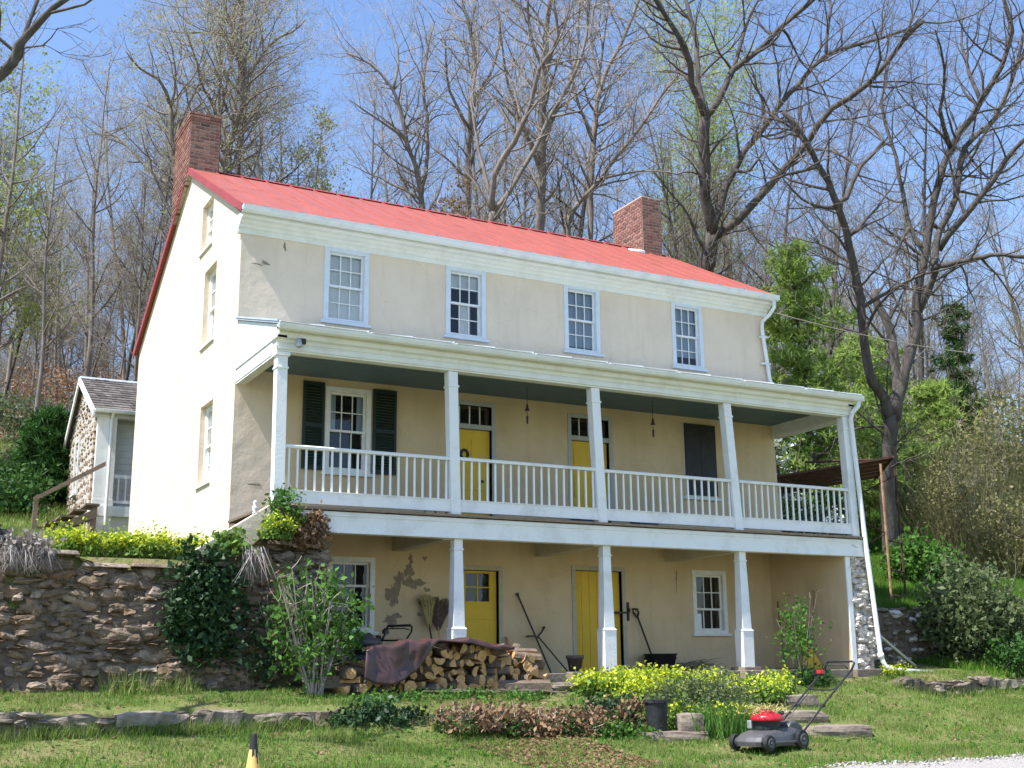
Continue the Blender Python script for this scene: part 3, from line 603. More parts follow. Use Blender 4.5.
b = MB(); b.hexa([(10.55, 3.42, rz_(3.42) + .01), (10.91, 3.42, rz_(3.42) + .01), (10.91, 3.62, rz_(3.62) + .01), (10.55, 3.62, rz_(3.62) + .01)], [(10.55, 3.42, rz_(3.42) + .035), (10.91, 3.42, rz_(3.42) + .07), (10.91, 3.62, rz_(3.62) + .07), (10.55, 3.62, rz_(3.62) + .035)])
b.build('flashing', M['white'], c2)
# downspout of the main roof
b = MB(); xr = WT + .02
b.tube([(xr, -.37, 7.79), (xr, -.36, 7.62), (xr - .05, -.25, 7.48), (xr - .12, -.09, 7.36), (xr - .13, -.07, 7.2), (xr + .0, -.07, 6.1), (xr + .0, -.12, 5.96)], .042, 8)
for z in (7.0, 6.4): b.box(xr - .2, xr + .02, -.12, -.0, z, z + .03)
b.build('downspout', M['white'], house, smooth=True)
# ---------------------------------------------------------------- porch (parts of the farmhouse)
PY = -2.19
posts_t = [.13, 3.03, 5.79, 8.69, 11.63]; posts_b = [.15, 3.09, 5.89, 8.84, 11.69]
for i in range(5):
    xt, xb = posts_t[i], posts_b[i]; w_ = .17; b = MB()
    sq = lambda x, z, h: [(x - h, PY - 0, z), (x + h, PY - 0, z), (x + h, PY + 2 * h, z), (x - h, PY + 2 * h, z)]
    b.hexa(sq(xb, 2.5, w_ / 2), sq(xt, 4.865, w_ / 2))
    zc = 4.60; xc = xb + (xt - xb) * (zc - 2.5) / 2.36
    b.box(xc - w_ / 2 - .014, xc + w_ / 2 + .014, PY - .014, PY + w_ + .014, zc, zc + .035)
    if i == 0: b.box(xt - .115, xt + .115, PY - .03, PY + w_ + .03, 4.80, 4.862)
    b.build('porch_post', M['white'], house, bevel=.006)
# beam, frieze and crown above the posts; side beams; triangular cheek
xl, xr_ = .03, 11.76
b = MB(); b.box(xl, xr_, -2.20, -2.02, 4.87, 5.06); b.box(xl - .02, xr_ + .02, -2.225, -2.2, 4.90, 4.955)
b.prof_x([(-2.202, 5.0), (-2.215, 5.0), (-2.235, 5.05), (-2.29, 5.075), (-2.31, 5.13), (-2.31, 5.2), (-2.202, 5.2)], xl, xr_); b.build('porch_beam', M['trim'], house)
for (xa, xb) in ((.012, .16), (11.62, 11.77)):
    b = MB(); b.box(xa, xb, -2.018, -.003, 4.80, 5.06); b.box(xa - .012, xb + .012, -2.018, -.003, 4.835, 4.875)
    b.hexa([(xa, -2.3, 5.061), (xb, -2.3, 5.061), (xb, -.003, 5.061), (xa, -.003, 5.061)], [(xa, -2.3, 5.262), (xb, -2.3, 5.262), (xb, -.003, 5.921), (xa, -.003, 5.921)])
    b.box(xa - .02, xb + .02, -2.3, -.003, 5.062, 5.10)
    b.build('porch_side_beam', M['white'], house)
gutter(-.02, 11.90, -2.40, 5.25, .075, house, mat='trim')
b = MB(); t = .035; y0, y1, z0, z1 = -2.42, -.002, 5.24, 5.93
b.hexa([(-.03, y0, z0), (11.9, y0, z0), (11.9, y1, z1), (-.03, y1, z1)], [(-.03, y0, z0 + t), (11.9, y0, z0 + t), (11.9, y1, z1 + t), (-.03, y1, z1 + t)])
pr = b.build('porch_roof', M['porch_roof'], house)
b = MB()
for i in range(17):
    x = -.03 + 11.92 * i / 16; b.hexa([(x - .012, y0, z0 + t), (x + .012, y0, z0 + t), (x + .012, y1, z1 + t), (x - .012, y1, z1 + t)], [(x - .008, y0, z0 + t + .03), (x + .008, y0, z0 + t + .03), (x + .008, y1, z1 + t + .03), (x - .008, y1, z1 + t + .03)])
b.build('roof_seam', M['porch_roof'], pr)
for i in range(8):    # bent drip edge pieces along the gutter
    x = 0 + i * 1.49; b = MB(); b.hexa([(x, -2.47, 5.262), (x + 1.4, -2.47, 5.262), (x + 1.4, -2.38, 5.285), (x, -2.38, 5.285)], [(x, -2.47, 5.268), (x + 1.4, -2.47, 5.285), (x + 1.4, -2.38, 5.312), (x, -2.38, 5.295)]); b.build('drip_edge', M['white'], pr)
b = MB(); b.box(.16, 11.62, -2.02, -.002, 5.075, 5.10)
for i in range(1, 14): y = -2.02 + i * .144; b.box(.165, 11.615, y - .004, y + .004, 5.071, 5.0755)
b.build('porch_ceiling', M['ceiling'], house)
# deck
b = MB()
for i in range(16): y = -2.30 + i * .1435; b.box(-.02, 11.86, y, y + .138, 2.455, 2.495)
b.build('porch_deck', M['greywood'], house)
b = MB(); b.box(.02, 11.84, -2.235, -2.07, 2.115, 2.42); b.box(.0, 11.86, -2.25, -2.235, 2.37, 2.44); b.box(.5, 11.84, -2.246, -2.235, 2.118, 2.15)
b.build('deck_beam', M['white'], house, bevel=.004)
b = MB(); b.box(.6, 11.3, -2.07, -.002, 2.36, 2.40); b.build('lower_ceiling', M['soffit'], house)
for x in (3.0, 5.86, 8.8): b = MB(); b.box(x - .1, x + .1, -2.07, -.002, 2.1, 2.355); b.build('cross_beam', M['soffit'], house)
# railings with balusters
bal = MB(); bal.box(-.0145, .0145, -.0145, .0145, 0, .66); balm = bal.mesh('baluster', M['white'])
for i in range(4):
    a, e = posts_b[i] + .085, posts_b[i + 1] - .085; yc = PY + .07
    zr = 3.44 + .01 * (i == 1); b = MB()
    b.prof_x([(yc - .045, zr - .055), (yc + .045, zr - .055), (yc + .055, zr - .02), (yc + .03, zr), (yc - .03, zr), (yc - .055, zr - .02)], a - .02, e + .0)
    b.box(a, e, yc - .03, yc + .03, 2.55, 2.735); b.box(a, e, yc - .045, yc + .045, 2.735, 2.75)
    rl = b.build('railing', M['white'], house)
    k = 20 if i == 0 else 18
    for j in range(k):
        o = obj('baluster', balm, rl); o.location = (a + (e - a) * (j + .5) / k, yc, 2.74); o.rotation_euler = (0, random.uniform(-.008, .008), 0)
# tapered lower columns
for x in (3.14, 5.95, 8.88):
    b = MB(); y = PY + .1
    b.frustum(x, y, .0, .7, .23, .24); b.frustum(x, y, .7, .73, .26, .21); b.frustum(x, y, .73, 1.94, .20, .15); b.box(x - .09, x + .09, y - .09, y + .09, 1.94, 1.965); b.frustum(x, y, 1.965, 2.115, .15, .15)
    b.build('porch_column', M['white'], house, bevel=.004)
for x in (8.88,): b = MB(); b.box(x - .19, x + .19, PY - .10, PY + .3, -.02, .07); b.build('column_base', M['flag'], house, bevel=.01)
# end walls of the lower porch
def stones(b, u0, u1, v0, v1, P, hmin, hmax, wmin, wmax, bulge, seed, top=None, ncell=4, gap=.015):
    """courses of rough stones on a face; P(u,v,d) gives the point d outside the face"""
    r = random.Random(seed); v = v0
    while v < v1 - .02:
        h = min(r.uniform(hmin, hmax), v1 - v + .03); u = u0 - r.random() * wmax * .5
        while u < u1:
            w_ = r.uniform(wmin, wmax) * (1.3 if h < (hmin + hmax) / 2 else .9); a, e = max(u, u0), min(u + w_, u1); u += w_
            if e - a < .03: continue
            hh = h * r.uniform(.75, 1.12); vv = v + r.uniform(-.03, .03); bl = bulge * r.uniform(.25, 1.3); n = ncell; vs = []; sk = r.uniform(-.04, .04); cx = [r.uniform(-.3, .3) for _ in range(4)]
            tx, ty = r.uniform(-1, 1), r.uniform(-1, 1)
            for j in range(n + 1):
                for i in range(n + 1):
                    s, t = i / n, j / n; ed = min(s, 1 - s, t, 1 - t)
                    d = -bulge * 1.2 if ed == 0 else bl * (.6 + .4 * min(1, ed * 3)) + (s - .5) * tx * bulge * .7 + (t - .5) * ty * bulge * .7 + r.uniform(-.3, .3) * bulge
                    uu = a + gap + (e - a - 2 * gap) * s + (r.uniform(-.012, .012)); q = vv + gap + (hh - 2 * gap) * t + sk * (s - .5) + r.uniform(-.012, .012)
                    if ed == 0:
                        # rounded outline
                        uu += (0.5 - s) * (e - a) * .12 * abs(t - .5) * 2; q += (0.5 - t) * hh * .18 * abs(s - .5) * 2
                    if top is not None: q = min(q, top(uu))
                    vs.append(P(uu, q, d))
            b.add(vs, [(j * (n + 1) + i, j * (n + 1) + i + 1, (j + 1) * (n + 1) + i + 1, (j + 1) * (n + 1) + i) for j in range(n) for i in range(n)])
        v += h
b = MB(); b.box(11.40, 11.94, PY + .06, -.004, -.5, 2.36); lw = b.build('porch_end_wall', M['mortar'], house)
b = MB(); stones(b, 11.47, 11.96, -.5, 2.37, lambda u, v, d: (u, PY + .06 - d, v), .08, .22, .12, .36, .045, 3, gap=.01)
stones(b, PY + .06, 0, -.5, 2.37, lambda u, v, d: (11.94 + d, u, v), .08, .22, .15, .4, .04, 4, gap=.01); b.build('end_wall_stones', M['stone_pale'], lw)
b = MB(); r_ = random.Random(17)
for i in range(170):
    s_ = r_.choice([.04, .05, .06, .08]); lump(b, (r_.uniform(11.50, 11.93), PY + .03, r_.uniform(-.1, 2.33)), (s_ * r_.uniform(1, 1.8), s_ * 1.1, s_ * r_.uniform(.5, .9)), i, Matrix.Rotation(r_.uniform(-.4, .4), 3, 'Y'))
b.build('end_wall_rubble', M['stone_pale'], lw)
b = MB(); b.box(11.335, 11.4, PY + .03, -.004, -.5, 2.358); b.build('end_wall_stucco', M['stucco'], lw)
b = MB(); b.box(11.34, 11.46, PY - .01, PY + .028, -.3, 2.11); b.build('end_wall_edge', M['white'], lw, bevel=.01)
b = MB(); b.box(.02, .90, PY + .12, -.004, -.5, 2.36); lw = b.build('porch_end_wall', M['earth'], house)
b = MB(); stones(b, .02, .98, -.5, 2.40, lambda u, v, d: (u, PY + .10 - d, v), .07, .18, .12, .4, .07, 5, gap=.004)
stones(b, PY + .06, 0, -.5, 2.35, lambda u, v, d: (.90 + d, u, v), .08, .2, .15, .4, .03, 6); b.build('end_wall_stones', M['stone_grey'], lw)
b = MB(); r_ = random.Random(18)
for i in range(230):
    s_ = r_.choice([.04, .05, .07, .09]); lump(b, (r_.uniform(.0, .93), PY + .06, r_.uniform(-.2, 2.36)), (s_ * r_.uniform(1, 2), s_ * 1.1, s_ * r_.uniform(.5, .9)), i, Matrix.Rotation(r_.uniform(-.4, .4), 3, 'Y'))
b.build('end_wall_rubble', M['stone_grey'], lw)
# long white downspout leaning out from the porch gutter
b = MB(); b.tube([(11.80, -2.40, 5.16), (11.80, -2.38, 5.06), (11.74, -2.27, 4.95), (11.70, -2.25, 4.8), (11.80, -2.29, 2.4), (11.93, -2.33, .25), (11.97, -2.37, .06), (12.15, -2.45, -.02), (12.95, -2.62, -.08)], .048, 10)
b.tube([(11.925, -2.33, .3), (11.932, -2.332, .2)], .062, 10); b.build('downspout', M['white'], house, smooth=True)
# flood light and hanging lanterns / chimes
fl = thing('floodlight', 'small floodlight on the porch beam by the left corner post', 'outdoor lamp', (.40, -2.24, 5.04))
b = MB(); b.box(.36, .46, -2.30, -2.236, 5.0, 5.08); b.tube([(.41, -2.3, 5.05), (.37, -2.36, 5.0)], .018, 8); b.build('bracket', M['iron'], fl)
b = MB(); b.lathe([(.02, 0), (.035, -.02), (.05, -.10), (.055, -.13), (.03, -.15)], (.33, -2.36, 5.06), 14); b.build('lamp_head', M['silver'], fl, smooth=True)
for (x, zt, lab) in ((5.08, 4.72, 'small dark bell hanging from porch ceiling between the two upper yellow doors'), (7.83, 4.70, 'small dark bell hanging from porch ceiling between the yellow door and the closed shutter')):
    t = thing('hanging_bell', lab, 'bell', (x, -1.0, 4.3), 'bells hanging from the porch ceiling')
    b = MB(); b.tube([(x, -1, 5.07), (x, -1, zt)], .006, 4); b.build('chain', M['iron'], t)
    b = MB(); b.lathe([(.006, .03), (.018, .0), (.03, -.07), (.05, -.10), (.01, -.095)], (x, -1, zt), 12); b.build('bell', M['iron'], t, smooth=True)
    b = MB(); b.tube([(x, -1, zt - .12), (x, -1, zt - .2)], .004, 4); b.lathe([(.005, 0), (.022, -.02), (.018, -.14), (.004, -.16)], (x, -1, zt - .19), 8); b.build('clapper', M['iron'], t)
# porch clutter
for (x, lab) in ((6.62, 'navy blue planter box on the porch deck in front of the right upper door'), (7.95, 'navy blue planter box on the porch deck beside the closed shutter')):
    t = thing('planter_box', lab, 'planter', (x, -.42, 2.495), 'navy planters on the porch deck'); x0, x1 = x - .24, x + .24
    b = MB(); b.frustum(x, -.42, 2.495, 2.86, .40, .46, .30, .34); b.build('box', M['navy'], t, bevel=.01)
    b = MB(); b.box(x0, x1, -.60, -.24, 2.86, 2.895); b.box(x0 + .03, x1 - .03, -.575, -.265, 2.89, 2.9); b.build('rim', M['black'], t, bevel=.006)
    b = MB(); [b.box(x - .15 + q * .1, x - .11 + q * .1, -.585, -.57, 2.55, 2.82) for q in range(4)]; b.build('panel', M['navy'], t)
t = thing('watering_can', 'small dark watering can on the porch deck right of the shuttered window', 'watering can', (3.3, -.8, 2.495))
b = MB(); b.lathe([(.11, 0), (.11, .16), (.07, .2), (.06, .2)], (3.3, -.8, 2.495), 14); b.build('body', M['black'], t, smooth=True)
b = MB(); b.tube([(3.4, -.8, 2.55), (3.52, -.8, 2.68), (3.58, -.8, 2.72)], .016, 6); b.build('spout', M['black'], t)
b = MB(); b.tube([(3.2, -.8, 2.58), (3.14, -.8, 2.68), (3.2, -.8, 2.78), (3.3, -.8, 2.80), (3.37, -.8, 2.7)], .012, 6); b.build('handle', M['black'], t)
# side steps with sloping stucco parapet up to the porch from the left yard
t = thing('porch_steps', 'side steps with sloping stucco parapet climbing from the yard to the porch end', 'steps', (-.5, -1.6, 1.7))
b = MB(); b.prof_y([(-1.05, 1.70), (-1.05, 1.80), (-.95, 1.87), (-.02, 2.48), (.012, 2.48), (.012, 2.12), (-.45, 1.70)], -2.30, -2.12); b.build('parapet', M['stucco'], t, bevel=.012)
b = MB()
for i in range(4): b.box(-.95 + i * .24, .04, -2.155, -.9, 1.5 + i * .2, 1.7 + i * .2)
b.build('step', M['flag'], t, bevel=.01)
f = MB(); f.lathe([(.035, 0), (.035, .02), (.02, .03), (.045, .07), (.045, .1), (.02, .13), (.03, .15), (.03, .18), (.008, .2)], (-.23, -2.26, 2.34), 12); fo = f.build('finial', M['finial'], None, smooth=True); tag(base_at(fo, (-.23, -2.26, 2.34)), 'small white urn-shaped finial standing on the sloping stucco parapet', 'finial')
# ---------------------------------------------------------------- tools and things on the patio
def stick(name, P, r, mat, label, cat, k=6, group=None):
    b = MB(); b.tube(P, r, k); o = b.build(name, M[mat], None, smooth=True); base_at(o, P[0]); return tag(o, label, cat, group)
t = thing('spreading_fork', 'tall dark iron bar crossed by a hooked prop, leaning between the lower yellow doors', 'garden tool', (5.86, -.35, 0))
b = MB(); b.tube([(5.86, -.35, 0), (5.36, -.04, 1.40)], .017, 6); b.lathe([(.03, 0), (.032, .04), (.01, .05)], (5.36, -.04, 1.38), 8); b.build('shaft', M['iron'], t)
b = MB(); b.tube([(6.18, -.4, 0.02), (5.76, -.12, .62), (5.64, -.1, .66), (5.5, -.1, .65)], .014, 6); b.tube([(5.72, -.1, .63), (5.82, -.08, .72), (5.88, -.08, .80)], .016, 6); b.lathe([(.026, 0), (.026, .04)], (5.88, -.08, .79), 8); b.build('prop', M['iron'], t)
stick('wooden_stake', [(5.22, -.22, 0.0), (5.1, -.06, .64)], .028, 'cutwood', 'short pale wooden stake leaning on the wall right of the glazed yellow door', 'stake', 5)
t = thing('shovel', 'black D-handled shovel standing in the black tub by the plank door', 'shovel', (8.2, -.2, .05))
b = MB(); b.tube([(8.22, -.25, .08), (7.96, -.07, 1.02)], .019, 6); b.build('shaft', M['black'], t)
b = MB(); b.tube([(7.96, -.07, 1.0), (7.87, -.06, 1.10), (7.86, -.06, 1.17), (7.97, -.05, 1.17), (7.99, -.06, 1.10), (7.955, -.065, 1.02)], .02, 6); b.build('grip', M['black'], t)
t = thing('black_tub', 'low black plastic tub holding the shovel on the patio', 'tub', (8.25, -.32, 0))
b = MB(); b.lathe([(.24, 0), (.30, .30), (.325, .31), (.325, .33), (.285, .325), (.225, .02)], (8.25, -.36, 0), 20); b.build('body', M['black'], t, smooth=True)
b = MB(); [b.tube([(8.25 + sx * .325, -.42, .25), (8.25 + sx * .36, -.36, .24), (8.25 + sx * .325, -.30, .25)], .012, 5) for sx in (-1, 1)]; b.build('handle', M['black'], t)
r = random.Random(3); b = MB()
for i in range(26):
    a = Vector((8.65 + r.uniform(0, .5), -.35 + r.uniform(-.25, .25), .02 + r.random() * .12)); d = Vector((r.uniform(.2, .65), r.uniform(-.2, .2), r.uniform(-.04, .12))); b.tube([a - d * .4, a + d * .3 + Vector((0, 0, .03)), a + d], [.012, .009, .004], 4)
tag(base_at(b.build('brushwood', M['greywood'], None), (8.8, -.35, 0)), 'small heap of dry sticks on the patio beside the black tub', 'sticks')
t = thing('clay_pot', 'grey flowerpot standing behind the middle porch column', 'pot', (5.9, -1.2, 0)); b = MB(); b.lathe([(.10, 0), (.14, .24), (.16, .24), (.16, .30), (.13, .30), (.11, .05)], (5.85, -1.2, 0), 16); b.build('pot_body', M['greywood'], t, smooth=True)
b = MB(); b.lathe([(.12, .27), (.02, .28)], (5.85, -1.2, 0), 12); b.build('soil', M['earth'], t)
# brooms stood upside down, yellow board, poles
for (x, tilt, c, lab) in ((3.70, .10, 'bark', 'wide dark brush rake stood upside down against the peeling wall'), (3.52, -.05, 'straw', 'pale straw broom stood upside down left of the dark brush rake')):
    t = thing('rake' if c == 'bark' else 'broom', lab, 'rake' if c == 'bark' else 'broom', (x, -.45, 0)); top = .80 if c == 'bark' else .85
    b = MB(); b.tube([(x - tilt * .6, -.5, 0), (x, -.2, top)], .014, 6); b.build('shaft', M['cutwood' if c == 'bark' else 'iron'], t)
    b = MB(); wd = .40 if c == 'bark' else .16
    for i in range(110):
        q = r.uniform(-1, 1); b.tube([(x + q * .02, -.2 + r.uniform(-.02, .02), top - .06), (x + q * wd * .6, -.15 + r.uniform(-.03, .03), top + .28), (x + q * wd + tilt * .2, -.12 + r.uniform(-.05, .05), top + .5 + r.uniform(-.04, .04) - abs(q) * .07)], .007, 3)
    b.build('bristles', M['bark' if c == 'bark' else 'straw'], t)
t = thing('yellow_board', 'yellow triangular board leaning on the end wall at the right of the patio', 'board', (11.1, -1.2, 0)); b = MB()
b.hexa([(10.95, -1.25, .01), (11.32, -1.45, .01), (11.33, -1.42, .01), (10.96, -1.22, .01)], [(11.1, -1.15, .55), (11.14, -1.2, .55), (11.15, -1.17, .55), (11.11, -1.12, .55)]); b.build('panel', M['yellow'], t)
b = MB(); b.box(10.97, 11.3, -1.36, -1.30, 0, .03); b.build('foot', M['greywood'], t)
stick('pole', [(11.16, -.5, 0), (11.27, -.25, 1.36)], .016, 'greywood', 'grey wooden pole leaning in the back right corner of the lower porch', 'pole')
stick('metal_rod', [(11.0, -1.5, 0), (11.30, -1.3, 1.52)], .012, 'rust_light', 'thin pale rod leaning on the end wall near the downspout', 'rod')
stick('prop_board', [(13.25, -1.9, 0.05), (12.05, -1.45, 1.15)], .035, 'soffit', 'grey board propped diagonally against the end wall right of the long downspout', 'board', 4)
# scaffold with plank platform right of the house
t = thing('scaffold', 'rusty scaffold frame with a tilted plank platform, right of the porch', 'scaffold', (14.2, 1.0, 1.2))
def gpt(x, y, z=None): return (x, y, gz1(x, y) if z is None else z)
A = [(14.6, -.1), (15.4, .25), (12.6, 1.0), (13.1, 2.2)]
for i, (x, y) in enumerate(A):
    b = MB(); b.tube([gpt(x, y), (x, y, 4.45)], .028, 6); b.build('post', M['rust_light' if i == 0 else 'rust'], t)
b = MB()
for z in (1.55, 2.1, 2.75): b.tube([(A[0][0], A[0][1], z), (A[1][0], A[1][1], z)], .022, 6); b.tube([(A[2][0], A[2][1], z), (A[3][0], A[3][1], z)], .022, 6)
b.build('rung', M['rust'], t)
b = MB(); b.tube([(A[0][0], A[0][1], 2.9), (A[2][0], A[2][1], 4.2)], .018, 6); b.tube([(A[1][0], A[1][1], 4.3), (A[3][0], A[3][1], 2.8)], .018, 6); b.tube([(A[0][0], A[0][1], 2.9), (A[2][0], A[2][1], 1.7)], .018, 6); b.build('cross_brace', M['rust'], t)
b = MB()
for i in range(5):
    s = i / 5; p = lambda u, v: Vector((12.35 + 2.75 * u + .55 * v - .1, 1.0 - 1.15 * u + 1.1 * v, 4.12 + .50 * u - .28 * v))
    q = [p(0, s + .01), p(1, s + .01), p(1, s + .19), p(0, s + .19)]; b.hexa(q, [k + Vector((0, 0, .045)) for k in q])
b.build('plank', M['rust'], t)
b = MB(); b.tube([p(.98, -.05), p(.98, 1.05)], .03, 6); b.tube([p(.35, .4), p(.35, .4) + Vector((0, 0, .4)), p(1, .3) + Vector((0, 0, .10))], .03, 6); b.build('ledger', M['rust'], t)
# ---------------------------------------------------------------- second mower behind the wood pile
def wheel(parent, c, rad, wd):
    b = MB(); b.lathe([(rad * .6, -wd / 2), (rad * .92, -wd / 2), (rad, -wd * .3), (rad, wd * .3), (rad * .92, wd / 2), (rad * .6, wd / 2)], c, 22, axis='y'); w_ = b.build('wheel', M['black'], parent, smooth=False)
    b = MB(); b.lathe([(rad * .62, -wd / 2 - .004), (rad * .5, -wd / 2 - .012), (rad * .2, -wd / 2 - .004), (rad * .16, -wd / 2 - .02)], c, 18, axis='y')
    b.lathe([(rad * .62, wd / 2 + .004), (rad * .5, wd / 2 + .012), (rad * .2, wd / 2 + .004), (rad * .16, wd / 2 + .02)], c, 18, axis='y'); b.build('hub', M['deck_grey'], w_)
def mower(loc, rz, label, red, old=False):
    """nose towards +x, all coordinates local; ground at z = 0"""
    t = thing('lawn_mower', label, 'lawn mower', (0, 0, 0))
    for (x, rr) in ((.32, .095), (-.30, .115)):
        for s in (-1, 1): wheel(t, (x, s * .25, rr), rr, .055)
    b = MB(); n = 20; rings = []
    for (z, sx, sy, dx) in ((.055, .43, .235, 0), (.11, .445, .245, 0), (.16, .42, .235, -.01), (.20, .36, .21, -.02), (.225, .25, .19, -.03)):
        rings.append([(dx + sx * math.copysign(abs(math.cos(a)) ** .55, math.cos(a)), sy * math.copysign(abs(math.sin(a)) ** .5, math.sin(a)), z + (.04 if math.cos(a) < -.3 and z > .15 else 0)) for a in np.linspace(0, 2 * math.pi, n, endpoint=False)])
    for q in rings: b.v += q
    b.f += [(i * n + j, i * n + (j + 1) % n, (i + 1) * n + (j + 1) % n, (i + 1) * n + j) for i in range(len(rings) - 1) for j in range(n)] + [tuple((len(rings) - 1) * n + j for j in range(n))]; b.m += [0] * ((len(rings) - 1) * n + 1)
    b.box(-.2, .3, -.262, -.245, .08, .11); b.box(-.2, .3, .245, .262, .08, .11)
    b.build('deck', M['deck_grey'], t, smooth=False, bevel=.008)
    # rear discharge hump
    b = MB(); b.prof_y([(-.12, .22), (-.2, .31), (-.3, .33), (-.42, .27), (-.46, .14), (-.40, .10), (-.12, .18)], -.18, .18); b.build('rear_shroud', M['deck_grey'], t, bevel=.02)
    b = MB(); b.lathe([(.15, .21), (.155, .24), (.155, .33), (.15, .345)], (.02, 0, 0), 22); b.build('engine', M['black'], t)
    b = MB(); b.box(.04, .16, -.20, -.13, .24, .34); b.build('muffler', M['silver'], t, bevel=.012)
    b = MB(); b.box(-.13, .03, -.205, -.13, .25, .34); b.build('air_filter', M['black'], t, bevel=.012)
    b = MB(); b.lathe([(.19, .335), (.20, .35), (.195, .385), (.16, .415), (.09, .425), (.085, .45), (.05, .465)], (.02, 0, 0), 26); e = b.build('engine_cover', M[red], t, smooth=True, bevel=0)
    b = MB(); b.lathe([(.06, .466), (.055, .472)], (.02, 0, 0), 16); b.build('starter_grille', M['black'], e)
    b = MB(); b.lathe([(.035, .40), (.04, .43), (.035, .445)], (-.14, .09, 0), 12); b.build('fuel_cap', M['black'], t, smooth=True)
    # handle
    L_ = .45 if old else 1.17; H = .52 if old else .97
    def hp(u, s): return Vector((-.40 - (L_) * u, s * .21, .20 + (H - .20) * (u ** (.95))))
    b = MB()
    for s in (-1, 1): b.tube([hp(0, s), hp(.35, s), hp(.7, s), hp(.93, s)], .0125, 8)
    b.build('handle', M['black'], t, smooth=True)
    b = MB(); b.tube([hp(.93, -1), hp(1.0, -1) + Vector((.02, 0, .03)), hp(1.0, -.9) + Vector((.03, 0, .05)), hp(1.0, .9) + Vector((.03, 0, .05)), hp(1.0, 1) + Vector((.02, 0, .03)), hp(.93, 1)], .015, 8); b.build('grip_bar', M['black'], t, smooth=True)
    b = MB(); b.tube([hp(.62, -1), hp(.60, -.5), hp(.60, .5), hp(.62, 1)], .011, 6); b.build('cross_bar', M['black'], t, smooth=True)
    b = MB(); b.tube([hp(.9, -1) + Vector((.02, .02, .03)), hp(.98, -.8) + Vector((.16, 0, .02)), hp(.98, .8) + Vector((.16, 0, .02)), hp(.9, 1) + Vector((.02, -.02, .03))], .008, 6); b.build('control_lever', M['iron'], t, smooth=True)
    b = MB(); q = hp(.86, -1); b.box(q.x - .05, q.x + .05, q.y - .03, q.y + .03, q.z + .0, q.z + .05); b.build('throttle', M[red], t, bevel=.006)
    b = MB(); b.tube([hp(.86, -1), hp(.6, -1) + Vector((.05, .03, -.06)), hp(.3, -1) + Vector((.04, .05, -.03)), Vector((-.3, -.14, .3)), Vector((-.12, -.1, .33))], .005, 4); b.build('cable', M['black'], t)
    for s in (-1, 1): b = MB(); q = hp(.36, s); b.lathe([(.022, -.02), (.022, .02)], tuple(q), 10, axis='y'); b.build('knob', M['black'], t)
    t.location = loc; t.rotation_euler = (0, 0, rz); t.scale = (1.06,) * 3; return t
mx, my = 5.12, -7.12
mower((mx, my, gz1(mx, my) + .01), math.radians(192), 'red-topped grey push lawn mower standing on the lawn in front of the yellow flowers', 'red')
mower((1.95, -1.3, 0.0), math.radians(215), 'old dark lawn mower on the patio behind the firewood heap', 'deck_grey', True).scale = (1.15, 1.15, 1.4)
# dead grass thrown over the mower
C = np.array([mx - .06, my + .0, gz1(mx, my) + .485]) + rng.normal(size=(260, 3)) * np.array([.15, .13, .035])
P = blades(C, .05, .012, 3.2); o = tag(obj('dead_grass', fast_mesh('dead_grass', P - np.array([mx, my, 0]), 3, M['straw'])), 'tuft of dead straw lying on top of the red lawn mower', 'straw'); o.location = (mx, my, 0)
# bucket, stone slab and block
bz = gz1(4.35, -5.9)
t = thing('bucket', 'black plastic bucket on the stone slab left of the mower', 'bucket', (4.28, -5.86, bz + .10))
b = MB(); b.lathe([(.125, .0), (.155, .36), (.172, .365), (.172, .405), (.155, .405), (.148, .36), (.118, .02)], (4.28, -5.86, bz + .10), 24); b.build('body', M['black'], t, smooth=False)
b = MB(); b.tube([(4.28 - .17, -5.86, bz + .48)] + [(4.28 + .175 * math.cos(a), -5.86 - .04 - .05 * math.sin(a), bz + .48 - .16 * math.sin(a)) for a in np.linspace(math.pi, 2 * math.pi, 9)][::1], .006, 5); b.build('handle', M['iron'], t)
def rock(name, c, dims, rz, mat, label, cat='stone', seed=0, group=None, kind=None):
    r = random.Random(seed); me = bpy.data.meshes.new(name); bm = bmesh.new(); bmesh.ops.create_cube(bm, size=1); bmesh.ops.subdivide_edges(bm, edges=bm.edges, cuts=4, use_grid_fill=True)
    for v in bm.verts:
        p = v.co.copy(); q = p.normalized() * .62; m_ = p.lerp(q, .38); nz = noise.noise(m_ * 2.3 + Vector((seed * 3.1, 0, 0))) * .12 + noise.noise(m_ * 6 + Vector((0, seed * 1.7, 0))) * .05
        m_ = m_ * (1 + nz); v.co = Vector((m_.x * dims[0], m_.y * dims[1], (m_.z + .5) * dims[2]))
    bm.to_mesh(me); bm.free(); me.materials.append(M[mat]); o = obj(name, me); o.location = c; o.rotation_euler = (0, 0, rz)
    return tag(o, label, cat, group)
rock('stone_slab', (4.45, -5.95, bz - .06), (.95, .42, .16), -.35, 'flag', 'long flat stone slab under the black bucket', seed=1)
rock('stone_block', (4.70, -6.02, bz + .06), (.34, .26, .26), -.3, 'flag', 'squarish stone block beside the bucket', seed=2)
for i, (x, y, dx, dy, dz, lab) in enumerate([(7.11, -6.2, .95, .35, .2, 'long flat stepping stone right of the mower, lowest of the three'), (7.0, -5.45, .95, .4, .2, 'long brown stepping stone behind the mower handle, middle of the three'), (7.8, -4.65, .6, .3, .24, 'small stepping stone by the yellow flowers, topmost of the three')]):
    rock('stepping_stone', (x, y, gz1(x, y) - .09), (dx, dy, dz), -.3 + .1 * i, 'flag', lab, seed=5 + i)
rock('stone_slab', (4.55, -3.25, gz1(4.55, -3.25) - .02), (.8, .4, .12), -.1, 'flag', 'flat stone at the right end of the firewood heap', seed=11)
